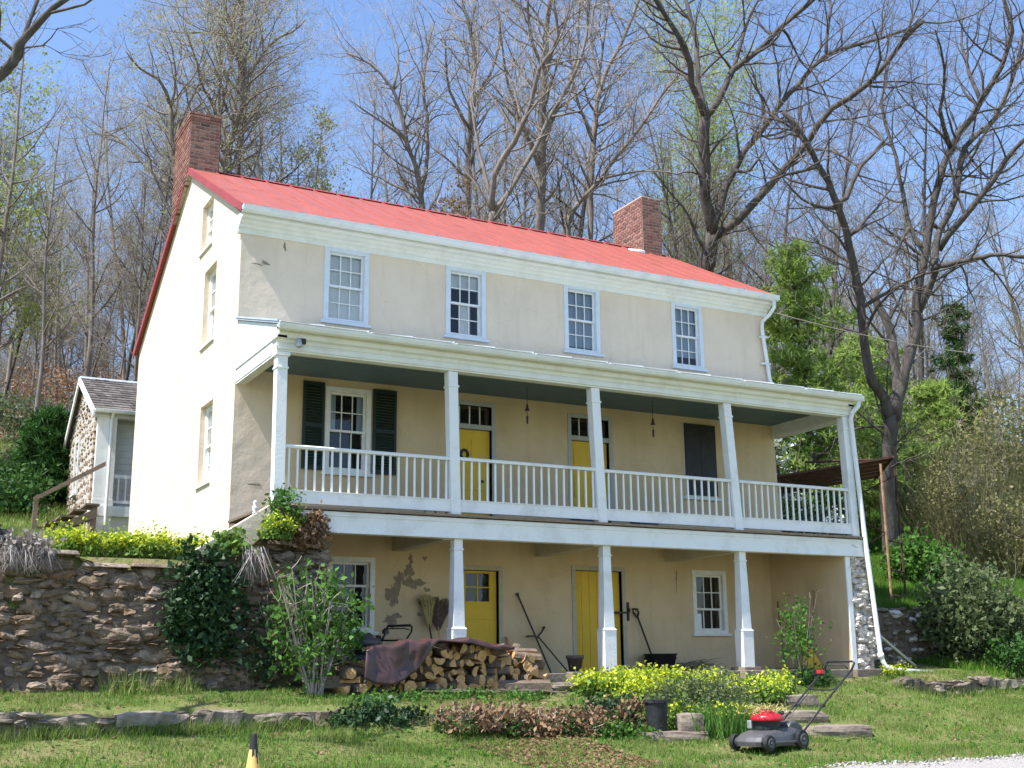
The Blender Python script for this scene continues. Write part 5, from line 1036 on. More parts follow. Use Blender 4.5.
# ---------------------------------------------------------------- trees
LIMBS = {
 'right': [
  [(19.78,4.87,2.21,0.206),(19.54,4.58,3.78,0.206),(19.35,4.3,5.2,0.206),(19.31,4.13,5.89,0.206),(19.24,3.94,6.75,0.206)],
  [(19.24,3.96,6.67,0.124),(18.91,3.8,7.11,0.117),(18.46,3.71,7.55,0.11),(18.11,3.51,8.14,0.103),(17.78,3.23,9.03,0.096),(17.38,2.92,10.15,0.09),(16.99,2.74,10.79,0.083),(16.55,2.5,11.72,0.077),(16.29,2.36,11.94,0.07),(15.68,2.25,12.76,0.064),(15.17,2.15,13.29,0.058),(14.47,2.13,13.94,0.051)],
  [(16.35,2.35,11.86,0.059),(16.73,2.4,12.12,0.052),(17.17,2.24,13.05,0.044),(17.8,2.03,13.78,0.036),(17.62,2.29,14.38,0.028),(17.83,2.27,15.25,0.021)],
  [(15.17,2.15,13.29,0.039),(14.51,1.98,13.24,0.03),(13.78,1.91,12.92,0.021),(13.02,1.75,13.02,0.012)],
  [(15.71,2.24,12.73,0.046),(14.65,1.86,12.21,0.035),(13.51,1.52,11.7,0.024),(12.63,1.08,11.06,0.014)],
  [(19.26,3.93,6.75,0.124),(19.5,3.86,7.52,0.116),(19.51,3.88,8.38,0.109),(19.56,3.94,9.04,0.101),(19.45,4.1,9.65,0.093),(19.31,4.22,10.43,0.085)],
  [(19.32,3.93,6.62,0.137),(19.54,3.74,7.64,0.13),(19.78,3.63,8.35,0.123),(20.03,3.55,8.88,0.115),(20.14,3.49,9.67,0.108),(20.24,3.43,10.46,0.1),(20.46,3.27,11.36,0.092),(20.69,2.8,13.41,0.084),(21.07,2.52,14.45,0.076),(21.78,1.97,15.8,0.068),(22.36,1.58,16.86,0.06),(22.67,1.33,17.93,0.052),(22.41,1.33,19.22,0.044)],
  [(20.21,3.45,9.69,0.084),(20.14,3.03,10.21,0.078),(20.07,2.67,10.59,0.072),(19.92,2.41,10.69,0.067),(19.96,2.1,10.63,0.061),(20.17,1.68,10.64,0.056),(20.37,1.25,10.68,0.05),(20.58,0.84,10.64,0.045),(21.02,0.34,10.47,0.039)],
  [(20.06,2.65,10.67,0.083),(20.34,2.81,11.55,0.076),(21.09,2.56,12.98,0.069),(21.56,2.44,14.52,0.061),(22.49,2.24,15.42,0.053),(23.36,1.85,17.14,0.046),(23.82,1.77,18.52,0.037)],
  [(20.41,2.82,11.36,0.077),(20.95,1.64,12.62,0.064),(21.31,0.61,13.73,0.052),(21.54,-0.21,14.26,0.04)],
  [(20.4,3.27,11.5,0.064),(20.19,3.52,12.18,0.056),(20.12,3.59,13.29,0.048),(19.89,3.61,14.87,0.039),(19.73,3.72,16.02,0.031),(19.93,3.63,17.15,0.022)],
  [(20.19,3.52,12.18,0.043),(19.47,3.27,11.5,0.028),(18.86,3.03,10.6,0.014)],
  [(21.07,2.52,14.45,0.057),(20.13,2.0,15.2,0.043),(19.62,1.26,15.95,0.03),(18.75,0.73,16.67,0.017)],
  [(21.78,1.97,15.8,0.05),(22.09,2.58,17.5,0.036),(22.62,3.02,19.35,0.02)],
  [(21.56,2.44,14.52,0.036),(21.57,1.9,13.48,0.025),(21.65,1.18,12.93,0.014)],
 ],
 'mid': [
  [(16.26,7.98,10.76,0.24),(16.26,7.7,11.81,0.217),(16.24,7.46,12.75,0.195)],
  [(16.25,7.47,12.69,0.15),(15.82,7.16,13.68,0.139),(15.46,6.73,15.0,0.128),(15.3,6.32,15.82,0.118)],
  [(15.31,6.33,15.76,0.088),(14.65,6.06,16.57,0.076),(14.16,5.67,17.47,0.065),(13.35,5.51,18.19,0.053),(12.75,5.32,18.61,0.042)],
  [(15.31,6.33,15.76,0.095),(15.71,6.29,16.34,0.086),(16.23,6.05,17.39,0.076),(17.07,5.7,18.22,0.066),(18.27,5.04,19.5,0.056),(18.94,4.83,20.15,0.046)],
  [(15.31,6.33,15.76,0.073),(15.42,6.71,17.18,0.066),(15.62,7.02,18.64,0.057),(15.59,7.42,20.27,0.049),(15.85,7.87,21.11,0.04)],
  [(16.27,7.44,12.74,0.097),(16.49,7.54,13.26,0.088),(16.97,7.2,14.82,0.079),(17.95,6.6,16.39,0.07),(18.82,6.16,17.6,0.061),(19.7,5.77,18.58,0.051),(21.02,5.26,19.14,0.042),(22.35,4.73,19.71,0.032)],
  [(16.28,7.47,12.63,0.112),(16.55,6.78,12.89,0.102),(17.08,5.8,13.76,0.091),(17.62,4.76,14.78,0.081),(17.96,3.9,15.57,0.071),(18.49,3.01,16.07,0.061),(18.96,2.04,17.02,0.051),(19.12,1.38,17.37,0.041)],
  [(16.97,7.2,14.82,0.046),(16.98,6.48,14.44,0.03),(16.87,5.64,14.79,0.015)],
  [(16.23,6.05,17.39,0.052),(16.82,6.14,18.91,0.038),(17.54,6.17,20.41,0.023)],
  [(19.7,5.77,18.58,0.047),(20.13,5.88,20.35,0.036),(20.41,6.26,21.41,0.024)],
  [(18.49,3.01,16.07,0.042),(18.23,2.25,16.39,0.028),(17.44,1.67,17.1,0.014)],
  [(14.65,6.06,16.57,0.044),(14.56,6.73,17.31,0.03),(14.56,7.47,17.59,0.015)],
 ],
 'chimney': [
  [(3.5,21.27,13.08,0.122),(3.14,20.51,16.61,0.111),(2.94,20.27,17.91,0.099),(2.64,20.04,19.37,0.087)],
  [(2.64,20.04,19.37,0.07),(2.19,19.57,20.0,0.053),(1.5,19.36,20.12,0.036),(0.88,19.04,20.55,0.02)],
  [(3.09,20.57,16.48,0.079),(2.3,21.3,17.39,0.06),(1.26,22.05,18.71,0.041),(0.43,22.96,19.02,0.022)],
  [(2.95,20.28,17.84,0.061),(3.25,20.3,19.43,0.052),(3.72,20.32,20.71,0.042),(3.39,20.71,22.2,0.032),(2.89,21.47,22.69,0.022)],
  [(2.69,20.06,19.2,0.052),(2.6,19.02,20.22,0.034),(2.0,18.26,21.19,0.017)],
 ],
 'chimney2': [
  [(5.37,22.34,14.03,0.146),(5.04,21.41,18.13,0.13),(5.15,21.05,19.23,0.113),(5.46,20.52,20.61,0.096),(5.25,20.32,21.76,0.079),(4.76,20.25,23.01,0.063),(4.18,20.22,24.3,0.046)],
  [(5.41,20.4,21.15,0.073),(6.08,20.2,22.59,0.057),(6.97,20.06,23.32,0.04),(7.48,20.15,24.0,0.023)],
  [(5.05,21.36,18.31,0.073),(4.4,20.67,19.89,0.06),(3.87,20.23,20.31,0.046),(3.44,19.66,21.0,0.034),(2.83,19.1,22.03,0.021)],
  [(5.08,21.24,18.66,0.064),(4.69,21.43,20.29,0.054),(4.75,21.45,21.6,0.044),(4.38,21.71,22.91,0.033),(4.38,21.71,24.41,0.023)],
  [(5.32,20.73,20.08,0.055),(5.78,19.57,20.46,0.036),(6.3,18.51,20.29,0.018)],
  [(4.76,20.25,23.01,0.055),(5.08,20.53,24.38,0.039),(5.39,20.93,25.31,0.023)],
 ],
 'center': [
  [(15.22,16.15,12.9,0.197),(14.92,15.54,15.76,0.17),(14.71,14.93,18.44,0.143),(14.52,14.37,20.91,0.116),(14.45,13.66,23.69,0.089)],
  [(14.71,14.93,18.44,0.089),(15.46,14.87,20.18,0.073),(16.14,14.86,21.93,0.055),(16.41,14.84,24.47,0.038)],
  [(14.78,15.16,17.43,0.081),(13.63,14.58,18.87,0.062),(12.69,13.9,20.25,0.043),(12.06,13.07,21.56,0.026)],
  [(14.52,14.37,20.91,0.072),(13.62,13.76,21.95,0.053),(13.11,12.95,22.93,0.035)],
 ],
 'center2': [
  [(11.91,13.49,12.04,0.146),(11.68,12.95,14.54,0.13)],
  [(11.68,12.95,14.5,0.114),(11.5,12.45,15.53,0.098),(12.0,11.44,17.06,0.083),(12.18,10.61,18.57,0.068),(12.44,9.89,19.5,0.054),(12.01,9.47,20.73,0.039)],
  [(11.68,12.95,14.5,0.089),(12.55,12.74,15.84,0.078),(13.52,12.25,17.99,0.067),(14.51,11.71,20.28,0.055),(14.76,11.57,22.57,0.043)],
  [(12.0,11.44,17.06,0.048),(11.86,11.88,18.73,0.033),(12.12,12.12,20.36,0.017)],
  [(13.52,12.25,17.99,0.05),(14.01,11.2,17.86,0.033),(14.15,10.18,18.31,0.016)],
  [(11.64,12.87,14.88,0.065),(11.35,13.35,16.76,0.056),(11.29,13.67,18.69,0.046),(11.59,13.8,20.68,0.036),(11.46,14.14,22.72,0.026)],
 ],
 'center3': [
  [(17.9,18.16,13.04,0.115),(17.34,17.52,16.58,0.098),(18.21,16.59,18.28,0.08),(19.33,15.49,20.09,0.063),(20.12,14.65,21.64,0.046),(20.78,14.01,22.68,0.029)],
  [(18.18,17.41,15.27,0.134),(18.34,17.61,16.62,0.12),(18.39,17.29,20.17,0.106),(18.7,17.16,22.46,0.091),(19.57,16.77,24.59,0.076),(20.32,16.47,26.64,0.061)],
  [(18.39,17.29,20.17,0.069),(17.23,16.66,21.8,0.048),(16.53,15.81,23.33,0.029)],
  [(18.21,16.59,18.28,0.057),(18.77,14.72,18.03,0.037),(19.3,13.0,17.28,0.018)],
  [(18.7,17.16,22.46,0.069),(18.51,17.49,24.67,0.05),(18.9,17.57,26.61,0.031)],
 ],
 'left_center': [
  [(13.09,21.63,14.14,0.117),(12.61,20.8,18.21,0.1),(11.92,20.64,20.2,0.082),(11.23,20.47,22.22,0.065),(10.35,20.71,23.11,0.047),(9.51,21.04,23.57,0.029)],
  [(12.61,20.8,18.21,0.098),(12.94,20.9,20.22,0.076),(12.75,20.92,23.57,0.054),(13.2,20.88,25.86,0.031)],
  [(11.92,20.64,20.2,0.059),(10.67,20.37,20.7,0.039),(9.35,20.14,21.14,0.019)],
  [(11.23,20.47,22.22,0.059),(11.5,20.66,24.02,0.04),(11.12,21.16,25.94,0.02)],
 ],
 'left_center2': [
  [(15.99,23.34,15.02,0.146),(15.37,22.25,20.32,0.125),(15.25,21.62,22.91,0.104),(15.11,21.13,25.02,0.083),(14.35,20.9,27.37,0.062)],
  [(15.25,21.62,22.91,0.083),(16.2,21.34,25.07,0.058),(16.47,21.36,27.49,0.032)],
  [(15.28,21.87,21.9,0.083),(14.1,21.34,23.2,0.056),(13.45,20.43,24.84,0.03)],
 ],
 'corner': [
  [(-5.33,-3.99,0.91,0.124),(-5.45,-4.51,3.1,0.112),(-5.36,-5.08,5.06,0.101)],
  [(-5.35,-5.08,5.04,0.073),(-4.95,-5.54,5.93,0.065),(-4.43,-6.0,6.61,0.056),(-4.26,-6.19,6.95,0.048),(-4.04,-6.39,7.25,0.039),(-3.86,-6.55,7.48,0.031),(-3.66,-6.73,7.77,0.022)],
  [(-4.69,-5.77,6.28,0.034),(-4.32,-5.79,6.83,0.03),(-4.21,-5.66,7.33,0.026),(-4.1,-5.55,7.95,0.022),(-4.06,-5.38,8.42,0.018)],
  [(-4.26,-6.19,6.95,0.014),(-4.1,-6.64,6.81,0.009),(-3.98,-7.11,6.78,0.004)],
  [(-4.6,-5.84,6.37,0.022),(-4.54,-6.48,6.8,0.016),(-4.58,-7.01,7.0,0.011)],
  [(-5.35,-5.08,5.04,0.073),(-5.71,-4.52,6.7,0.056),(-5.77,-4.14,8.48,0.037)],
 ],
}
def rvec(r): return Vector((r.gauss(0, 1), r.gauss(0, 1), r.gauss(0, 1))).normalized()
def branch_path(r, p, d, ln, segs, wig, up):
    P = [p.copy()]; d = d.normalized()
    for i in range(segs):
        d = (d + rvec(r) * wig + Vector((0, 0, up))).normalized(); p = p + d * (ln / segs); P.append(p.copy())
    return P
def spawn(r, mb, tips, P, R, level, maxl, o):
    """side branches along the path P with radii R"""
    n = len(P); seg = [(P[i + 1] - P[i]).length for i in range(n - 1)]; Ltot = sum(seg)
    k = max(2, int(Ltot * o['dens'][level] * r.uniform(.8, 1.2)))
    if level >= maxl: return
    for q in range(k):
        t = o['start'][level] + (1 - o['start'][level]) * (q + r.random()) / k; t = min(t, .995)
        s = t * Ltot; i = 0
        while i < n - 2 and s > seg[i]: s -= seg[i]; i += 1
        f = s / max(seg[i], 1e-6); p = P[i].lerp(P[i + 1], f); rad = R[i] + (R[i + 1] - R[i]) * f; pd = (P[i + 1] - P[i]).normalized()
        ax = pd.cross(rvec(r)); ax = ax.normalized() if ax.length > 1e-3 else Vector((1, 0, 0))
        d = Matrix.Rotation(math.radians(r.uniform(*o['ang'])), 3, ax) @ pd
        ln = min(o['len'][level] * r.uniform(.5, 1.25), .75 * Ltot * (1.15 - t * .6))
        if ln < .12: continue
        r0 = max(min(rad * r.uniform(.38, .6), ln * .019 + .0045), .0045); segs = 7 if level == 0 else 4 if level < maxl - 1 else 3
        BP = branch_path(r, p, d, ln, segs, o['wig'] * (1.25 if level == 0 else 1.4), o['up'])
        BR = [max(r0 * (1 - .8 * j / segs), .0035) for j in range(segs + 1)]
        mb[1 if r0 < .012 else 0].tube(BP, BR, 3 if r0 < .012 else 4 if r0 < .03 else 5, cap=False)
        if level >= maxl - 1: tips += [BP[-1], BP[-2]]
        spawn(r, mb, tips, BP, BR, level + 1, maxl, o)
OPT = dict(dens=(2.0, 2.6, 3.2, 4), start=(.25, .15, .1, .1), ang=(28, 68), len=(2.6, 1.25, .6, .3), wig=.22, up=.06)
def tree_thing(name, label, limbs, seed, opt=OPT, maxl=3, leaf=None, leafn=0, leafs=.07, mats=('bark_tree', 'twig'), group=None, down=True, thick=1.0):
    r = random.Random(seed); trunk, tw, tips = MB(), MB(), []
    base = limbs[0][0]; zb = gz1(base[0], base[1])
    loc = (base[0], base[1], zb)
    for li, P4 in enumerate(limbs):
        P = [Vector(p[:3]) for p in P4]; R = [p[3] * (thick if li else 1) for p in P4]
        if li == 0 and down and P[0].z > zb + .3: P = [Vector((P[0].x, P[0].y, zb - .2))] + P; R = [R[0] * 1.35] + R
        elif li == 0: R[0] *= 1.35; P[0].z = zb - .2
        # smooth the limb
        Q, S = [], []
        for i in range(len(P) - 1):
            a, b_, c, d = P[max(i - 1, 0)], P[i], P[i + 1], P[min(i + 2, len(P) - 1)]; m_ = max(2, min(5, int((c - b_).length / .5)))
            for j in range(m_):
                t = j / m_; pt = .5 * ((2 * b_) + (c - a) * t + (2 * a - 5 * b_ + 4 * c - d) * t * t + (3 * b_ - a - 3 * c + d) * t ** 3)
                Q.append(pt + rvec(r) * .04); S.append((R[i] + (R[i + 1] - R[i]) * t) * r.uniform(.94, 1.07))
        Q.append(P[-1]); S.append(R[-1])
        trunk.tube(Q, S, 9)
        o = dict(opt)
        if li == 0: o['start'] = (.55,) + tuple(opt['start'][1:])
        spawn(r, (trunk, tw), tips, Q, S, 0, maxl, o)
    t = thing(name, label, 'tree', loc, group)
    trunk.build('trunk', M[mats[0]], t, smooth=True)
    tw.build('crown', M[mats[1]], t)
    if leaf:
        T = np.array([tuple(p) for p in tips]); C = T[rng.integers(0, len(T), leafn)] + rng.normal(size=(leafn, 3)) * .07
        obj('leaves', fast_mesh('leaves', leaf_quads(C, leafs) - np.array(loc), 4, M[leaf]), t)
    return t
hb = dict(OPT, dens=(2.2, 3.0, 3.4, 4), len=(2.8, 1.35, .65, .3))
tree_thing('bare_tree', 'large dark bare tree with forked trunk and broken limb stub, right of the porch', LIMBS['right'], 1, dict(OPT, len=(2.6, 1.3, .6, .3), ang=(30, 75), dens=(2.4, 3, 3.4, 4)), thick=1.25)
tree_thing('bare_tree', 'tall bare tree with long diagonal limbs rising behind the right-hand end of the red roof', LIMBS['mid'], 2, dict(OPT, len=(2.8, 1.3, .6, .3), dens=(2.3, 3, 3.4, 4)), thick=1.25)
tree_thing('budding_tree', 'budding tree standing immediately left of the left chimney', LIMBS['chimney'], 3, hb, leaf='bud', leafn=5000, leafs=.06, mats=('bark_pale', 'twig_grey'))
tree_thing('budding_tree', 'budding tree with curving trunk rising just right of the left chimney', LIMBS['chimney2'], 4, hb, leaf='bud', leafn=6000, leafs=.06, mats=('bark_pale', 'twig_grey'))
tree_thing('bare_tree', 'straight thick-trunked bare tree behind the middle of the red roof', LIMBS['center'], 5, hb, leaf='bud', leafn=900, leafs=.06, mats=('bark_pale', 'twig_grey'))
tree_thing('bare_tree', 'bare tree forking low into two leaning stems, left of the thick straight trunk', LIMBS['center2'], 6, hb, mats=('bark_pale', 'twig_grey'))
tree_thing('bare_tree', 'bare tree with curved leaning stems, right of the thick straight trunk above the roof', LIMBS['center3'], 7, hb, mats=('bark_pale', 'twig_grey'))
tree_thing('bare_tree', 'bare tree leaning left with fan of upright limbs behind the left half of the roof', LIMBS['left_center'], 8, hb, mats=('bark_pale', 'twig_grey'))
tree_thing('bare_tree', 'slim upright bare tree behind the rusty-budded bush above the roof', LIMBS['left_center2'], 9, hb, leaf='bud', leafn=900, leafs=.06, mats=('bark_pale', 'twig_grey'))
tree_thing('bare_tree', 'bare tree whose dark limb reaches in at the upper left corner', LIMBS['corner'], 10, dict(OPT, len=(1.5, .8, .4, .2), dens=(1.2, 1.8, 2.2, 3)))
# procedural trees for the woods
def grow(seed, H, r0, opt, maxl, crown_start, leaf=None, leafn=0, leafs=.07, lsp=.12, mats=('bark_pale', 'twig_grey'), nlimb=12, forks=1, updir=.6, lname='bare_tree'):
    r = random.Random(seed); trunk, tw, tips = MB(), MB(), []
    stems = []
    for f in range(forks):
        d = Vector((r.uniform(-.10, .10) + (.18 * (f - .5) if forks > 1 else 0), r.uniform(-.1, .1), 1)); P = branch_path(r, Vector((0, 0, -.3)), d, H, 12, .06, .04); R = [r0 * (1 - .88 * (i / 12) ** .9) * (1.25 if i == 0 else 1) for i in range(13)]
        trunk.tube(P, R, 7); stems.append((P, R))
    for P, R in stems:
        for q in range(nlimb):
            t = crown_start + (1 - crown_start) * (q + r.random()) / nlimb; x = t * 12; i = min(int(x), 11); p = P[i].lerp(P[i + 1], x - i); rad = R[i] + (R[i + 1] - R[i]) * (x - i)
            a = r.uniform(0, 6.28); d = Vector((math.cos(a), math.sin(a), updir + r.uniform(-.2, .5))); ln = opt['limb'] * (1.15 - t * .75) * r.uniform(.6, 1.2)
            BP = branch_path(r, p, d, ln, 6, .16, .07); br = min(rad * .6, ln * .016 + .01); BR = [br * (1 - .85 * j / 6) + .004 for j in range(7)]
            trunk.tube(BP, BR, 5); spawn(r, (trunk, tw), tips, BP, BR, 0, maxl, opt)
    t = thing(lname, 'x', 'tree'); trunk.build('trunk', M[mats[0]], t, smooth=True); tw.build('crown', M[mats[1]], t)
    if leaf:
        T = np.array([tuple(p) for p in tips]); C = T[rng.integers(0, len(T), leafn)] + rng.normal(size=(leafn, 3)) * lsp
        obj('leaves', fast_mesh('leaves', leaf_quads(C, leafs), 4, M[leaf]), t)
    return t
FO = dict(dens=(2.4, 3.2, 3.4, 3), start=(.15, .12, .1, .1), ang=(25, 65), len=(2.3, 1.15, .55, .3), wig=.2, up=.07, limb=5.5)
protos = [grow(100 + i, H, rr_, dict(FO, limb=lb), 3, cs, nlimb=nl, forks=fk, leaf=lf, leafn=ln_, leafs=.06, lname='woodland_tree', mats=mt) for i, (H, rr_, lb, cs, nl, fk, lf, ln_, mt) in enumerate([
    (20, .15, 5.5, .30, 18, 1, 'bud', 2000, ('bark_pale', 'twig_grey')), (23, .17, 6.5, .45, 16, 1, 'bud', 3200, ('bark_pale', 'twig_grey')), (17, .10, 4.0, .35, 14, 1, 'bud', 2200, ('bark_pale', 'twig')),
    (21, .15, 5.5, .3, 12, 2, 'bud', 4000, ('bark_tree', 'twig_grey')), (14, .09, 3.2, .25, 14, 1, None, 0, ('bark_tree', 'twig')), (24, .19, 6.5, .34, 20, 1, 'redbud', 2500, ('bark_tree', 'twig'))])]
r = random.Random(77); first = [True] * 6; placed = []
GL = ['slender leafless tree crowded in the woods on the hillside behind the house']
def wood(x, y, k, sc, label, group):
    z = gz1(x, y); rz = r.uniform(0, 6.28); s = (sc * r.uniform(.9, 1.1), sc * r.uniform(.9, 1.1), sc)
    t = protos[k]
    if first[k]: first[k] = False; t.location = (x, y, z); t.rotation_euler = (0, 0, rz); t.scale = s; t['label'] = label; t['group'] = group; return t
    return copy_tree(t, (x, y, z), rz, s, label, group)
camp = Vector((-5.2663, -19.5674)); fwd2 = Vector((.4756, .8797)); rt2 = Vector((.8797, -.4756))
def scatter(n, d0, d1, l0, l1, kinds, label, group, mind=1.4, sc=(.75, 1.1)):
    c = 0; tries = 0
    while c < n and tries < n * 60:
        tries += 1; dpt = math.sqrt(r.uniform(d0 * d0, d1 * d1)); lat = r.uniform(l0, l1) * dpt
        p = camp + fwd2 * dpt + rt2 * lat
        if (-3 < p.x < 14 and p.y < 13) or p.y < 6: continue
        if any((p.x - q[0]) ** 2 + (p.y - q[1]) ** 2 < mind * mind for q in placed): continue
        placed.append((p.x, p.y)); wood(p.x, p.y, r.choice(kinds), r.uniform(*sc), label, group); c += 1
scatter(100, 37, 95, -.47, -.26, [0, 2, 2, 4, 4, 1, 5, 0], 'slender leafless tree crowded in the grey woods on the slope left of the house', 'trees of the woods left of the house', 1.2, (.55, .9))
scatter(72, 46, 100, -.26, .16, [0, 1, 2, 3, 5, 4, 1], 'leafless or budding tree among the many rising behind the red roof', 'trees of the woods behind the roof', 1.6, (.7, 1.0))
scatter(95, 40, 100, .16, .47, [0, 2, 4, 3, 5, 2, 4], 'slender leafless tree in the thin woods right of the house', 'trees of the woods right of the house', 1.5, (.5, .85))
for k in range(6):
    if first[k]: bpy.data.objects.remove(protos[k])
# pale green poplars, left edge tree, rusty bush
def named(t, label, x, y, rz=0, s=1): t['label'] = label; t.location = (x, y, gz1(x, y)); t.rotation_euler = (0, 0, rz); t.scale = (s, s, s); return t
PO = dict(FO, dens=(2.0, 2.0, 2.2), ang=(18, 45), up=.12, limb=5.5)
def at(px_lat, dep): p = camp + fwd2 * dep + rt2 * (px_lat / 1201.6 * dep); return p.x, p.y
named(grow(201, 23, .2, dict(PO, limb=6.5), 2, .25, 'poplar', 26000, .105, .6, nlimb=22, updir=1.2, lname='poplar'), 'tall upright tree in pale yellow-green young leaf behind the two long diagonal limbs', *at(235, 56))
named(grow(202, 15, .14, PO, 2, .2, 'poplar', 7000, .11, nlimb=16, updir=1.3, lname='budding_tree'), 'pale green leafing tree low behind the right chimney', *at(175, 60))
named(grow(203, 16.5, .15, dict(FO, limb=4.2), 2, .15, 'poplar', 15000, .11, nlimb=24, updir=.8, lname='leafing_tree'), 'pale green leafing tree at the left edge below the dark corner limb', *at(-545, 44))
named(grow(204, 8, .08, dict(FO, limb=2.6), 2, .2, 'redbud', 8000, .09, nlimb=16, updir=1.0, lname='budding_tree'), 'small tree with rusty orange buds just above the middle of the red roof', *at(-65, 46), 0, 1.3)
named(grow(205, 11, .10, dict(FO, limb=3.4), 2, .2, 'bud', 8000, .09, nlimb=16, updir=.9, lname='budding_tree'), 'low green-budded tree above the left part of the red roof', *at(-225, 52), 0, 1.25)
# white pines: whorled boughs of needle tufts
def pine(name, label, x, y, H, Rm, seed, n=46, mat='pine', z0=.12):
    r = random.Random(seed); g = np.random.default_rng(seed); tr = MB(); P = branch_path(r, Vector((0, 0, -.2)), Vector((0, 0, 1)), H, 9, .03, .05); tr.tube(P, [.17 * H / 12 * (1 - .9 * i / 9) + .01 for i in range(10)], 7)
    C = []; D = []
    for i in range(n):
        t = z0 + (.98 - z0) * (i + r.random()) / n; z = t * H; a = i * 2.4 + r.uniform(-.4, .4); prof = (1 - t) ** .75 * (.75 + .25 * math.sin(t * 31)) + .05; ln = Rm * prof * r.uniform(.65, 1.2)
        if ln < .15: continue
        d = Vector((math.cos(a), math.sin(a), .12 + .3 * t)); p = P[min(int(t * 9), 8)].copy(); p.z = z
        BP = branch_path(r, p, d, ln, 5, .10, .03); tr.tube(BP, [.028 * (1 - .8 * j / 5) * ln / 2 + .006 for j in range(6)], 4)
        for j in range(1, 6):
            for q in range(int(5 + 3.4 * ln)):
                c = BP[j] + Vector((r.gauss(0, .34), r.gauss(0, .34), r.gauss(.02, .09))) * (.5 + .35 * ln)
                C.append(tuple(c)); 
    C = np.array(C); m_ = 12; CC = np.repeat(C, m_, 0); dirs = unit(g.normal(size=CC.shape) + np.array([0, 0, .55])); lnn = (.27 * (.6 + .8 * g.random(len(CC))))[:, None]; side = unit(np.cross(dirs, g.normal(size=CC.shape))) * .030
    V = np.stack([CC - side, CC + side, CC + dirs * lnn], 1).reshape(-1, 3)
    t = thing(name, label, 'tree', (x, y, gz1(x, y))); o = tr.mesh('trunk', M['bark_tree'], True); obj('trunk', o, t); obj('needles', fast_mesh('needles', V, 3, M[mat]), t); return t
pine('pine_tree', 'bright green soft-needled pine just right of the house above the porch roof', *at(306, 36), 9.8, 3.7, 301, 40)
pine('pine_tree', 'green pine between the porch corner post and the forked dark trunk', *at(372, 40), 7.0, 3.0, 302, 34)
pine('pine_tree', 'small green pine behind the brush right of the forked dark trunk', *at(428, 42), 5.6, 2.4, 303, 36)
pine('pine_tree', 'slim pine half hidden behind the bare limbs near the right edge', *at(462, 52), 9.5, 1.6, 304, 30, 'darkshrub')
pine('cedar_bush', 'dark green feathery cedar left of the wooden stairs', *at(-472, 32), 2.7, .95, 305, 44, 'darkshrub', .03)
# ---------------------------------------------------------------- shrubs and plants
def bush(name, label, cat, c, rad, mat, ncl, nl, size, spread, stems=10, stem_mat='twig', aspect=.6, extra=None, group=None, zb=None):
    x, y = c[0], c[1]; zb = gz1(x, y) if zb is None else zb; t = thing(name, label, cat, (x, y, zb), group)
    cz = c[2] if len(c) > 2 else rad[2]
    Cc = clumps((0, 0, cz), rad, ncl, nl, spread); Cc[:, 2] = np.maximum(Cc[:, 2], .02)
    obj('foliage', fast_mesh('foliage', leaf_quads(Cc, size, aspect), 4, M[mat]), t)
    if stems:
        b = MB(); rr = random.Random(int(abs(x * 100 + y * 10)))
        for i in range(stems):
            a = Vector((rr.uniform(-.15, .15) * rad[0], rr.uniform(-.15, .15) * rad[1], -.05)); d = Vector((rr.gauss(0, .5) * rad[0], rr.gauss(0, .5) * rad[1], cz * 1.5)); P = branch_path(rr, a, d, d.length * rr.uniform(.8, 1.25), 5, .12, .05); b.tube(P, [.016 * (1 - .7 * j / 5) for j in range(6)], 4)
            for q in range(4):
                p = P[rr.randrange(2, 6)]; b.tube(branch_path(rr, p, rvec(rr) + Vector((0, 0, .4)), .35 * rad[0], 2, .2, .05), [.006, .005, .003], 3)
        obj('stems', b.mesh('stems', M[stem_mat]), t)
    if extra:
        m2, n2, s2 = extra; top = Cc[Cc[:, 2] > np.quantile(Cc[:, 2], .45)]; E = top[rng.integers(0, len(top), n2)] + rng.normal(size=(n2, 3)) * .04 + np.array([0, 0, .05])
        obj('flowers', fast_mesh('flowers', leaf_quads(E, s2, .9, 1.0), 4, M[m2]), t)['kind'] = 'stuff'
    return t
bush('shrub', 'leafy green shrub with pale bare stems in front of the left stone pier', 'shrub', (.50, -3.0, .95), (.66, .45, .85), 'shrub', 84, 26, .08, .11, 34, 'twig_grey')
bush('ivy', 'dark glossy ivy hanging down the retaining wall below the yellow flowers', 'ivy', (-1.0, -2.50, 1.15), (.60, .12, .92), 'ivy', 150, 30, .08, .085, 0, zb=-.15)
bush('ivy', 'thin trailing dark ivy on the lower wall right of the main ivy curtain', 'ivy', (-.25, -2.58, .6), (.38, .10, .65), 'ivy', 26, 24, .07, .10, 0, zb=-.15)
bush('ivy_mound', 'low mound of dark ivy over the right end of the lower kerb wall', 'ivy', (.80, -4.7, .18), (.72, .30, .20), 'ivy', 110, 34, .06, .06, 0, zb=-.72)
yl = 'bright yellow-flowering clump along the top of the retaining wall'
for i, (x, y, rx, lab) in enumerate([(-2.6, -1.75, .42, 'small yellow-flowering clump at the left end of the wall-top planting'), (-1.85, -1.75, .55, 'wide yellow-flowering clump in the middle of the wall-top planting'), (-1.15, -1.7, .5, 'yellow-flowering clump against the white gable on the wall top')]):
    bush('flower_clump', lab, 'flowers', (x, y, .12), (rx, .42, .13), 'flowergreen', 40, 30, .06, .07, 0, extra=('yellowflower', 2200, .036), zb=1.68)
bush('flower_clump', 'small yellow-green flowering spurge beside the sloping parapet', 'flowers', (.02, -2.55, .12), (.22, .16, .16), 'flowergreen', 26, 24, .055, .05, 0, extra=('yellowflower', 500, .035), zb=1.95)
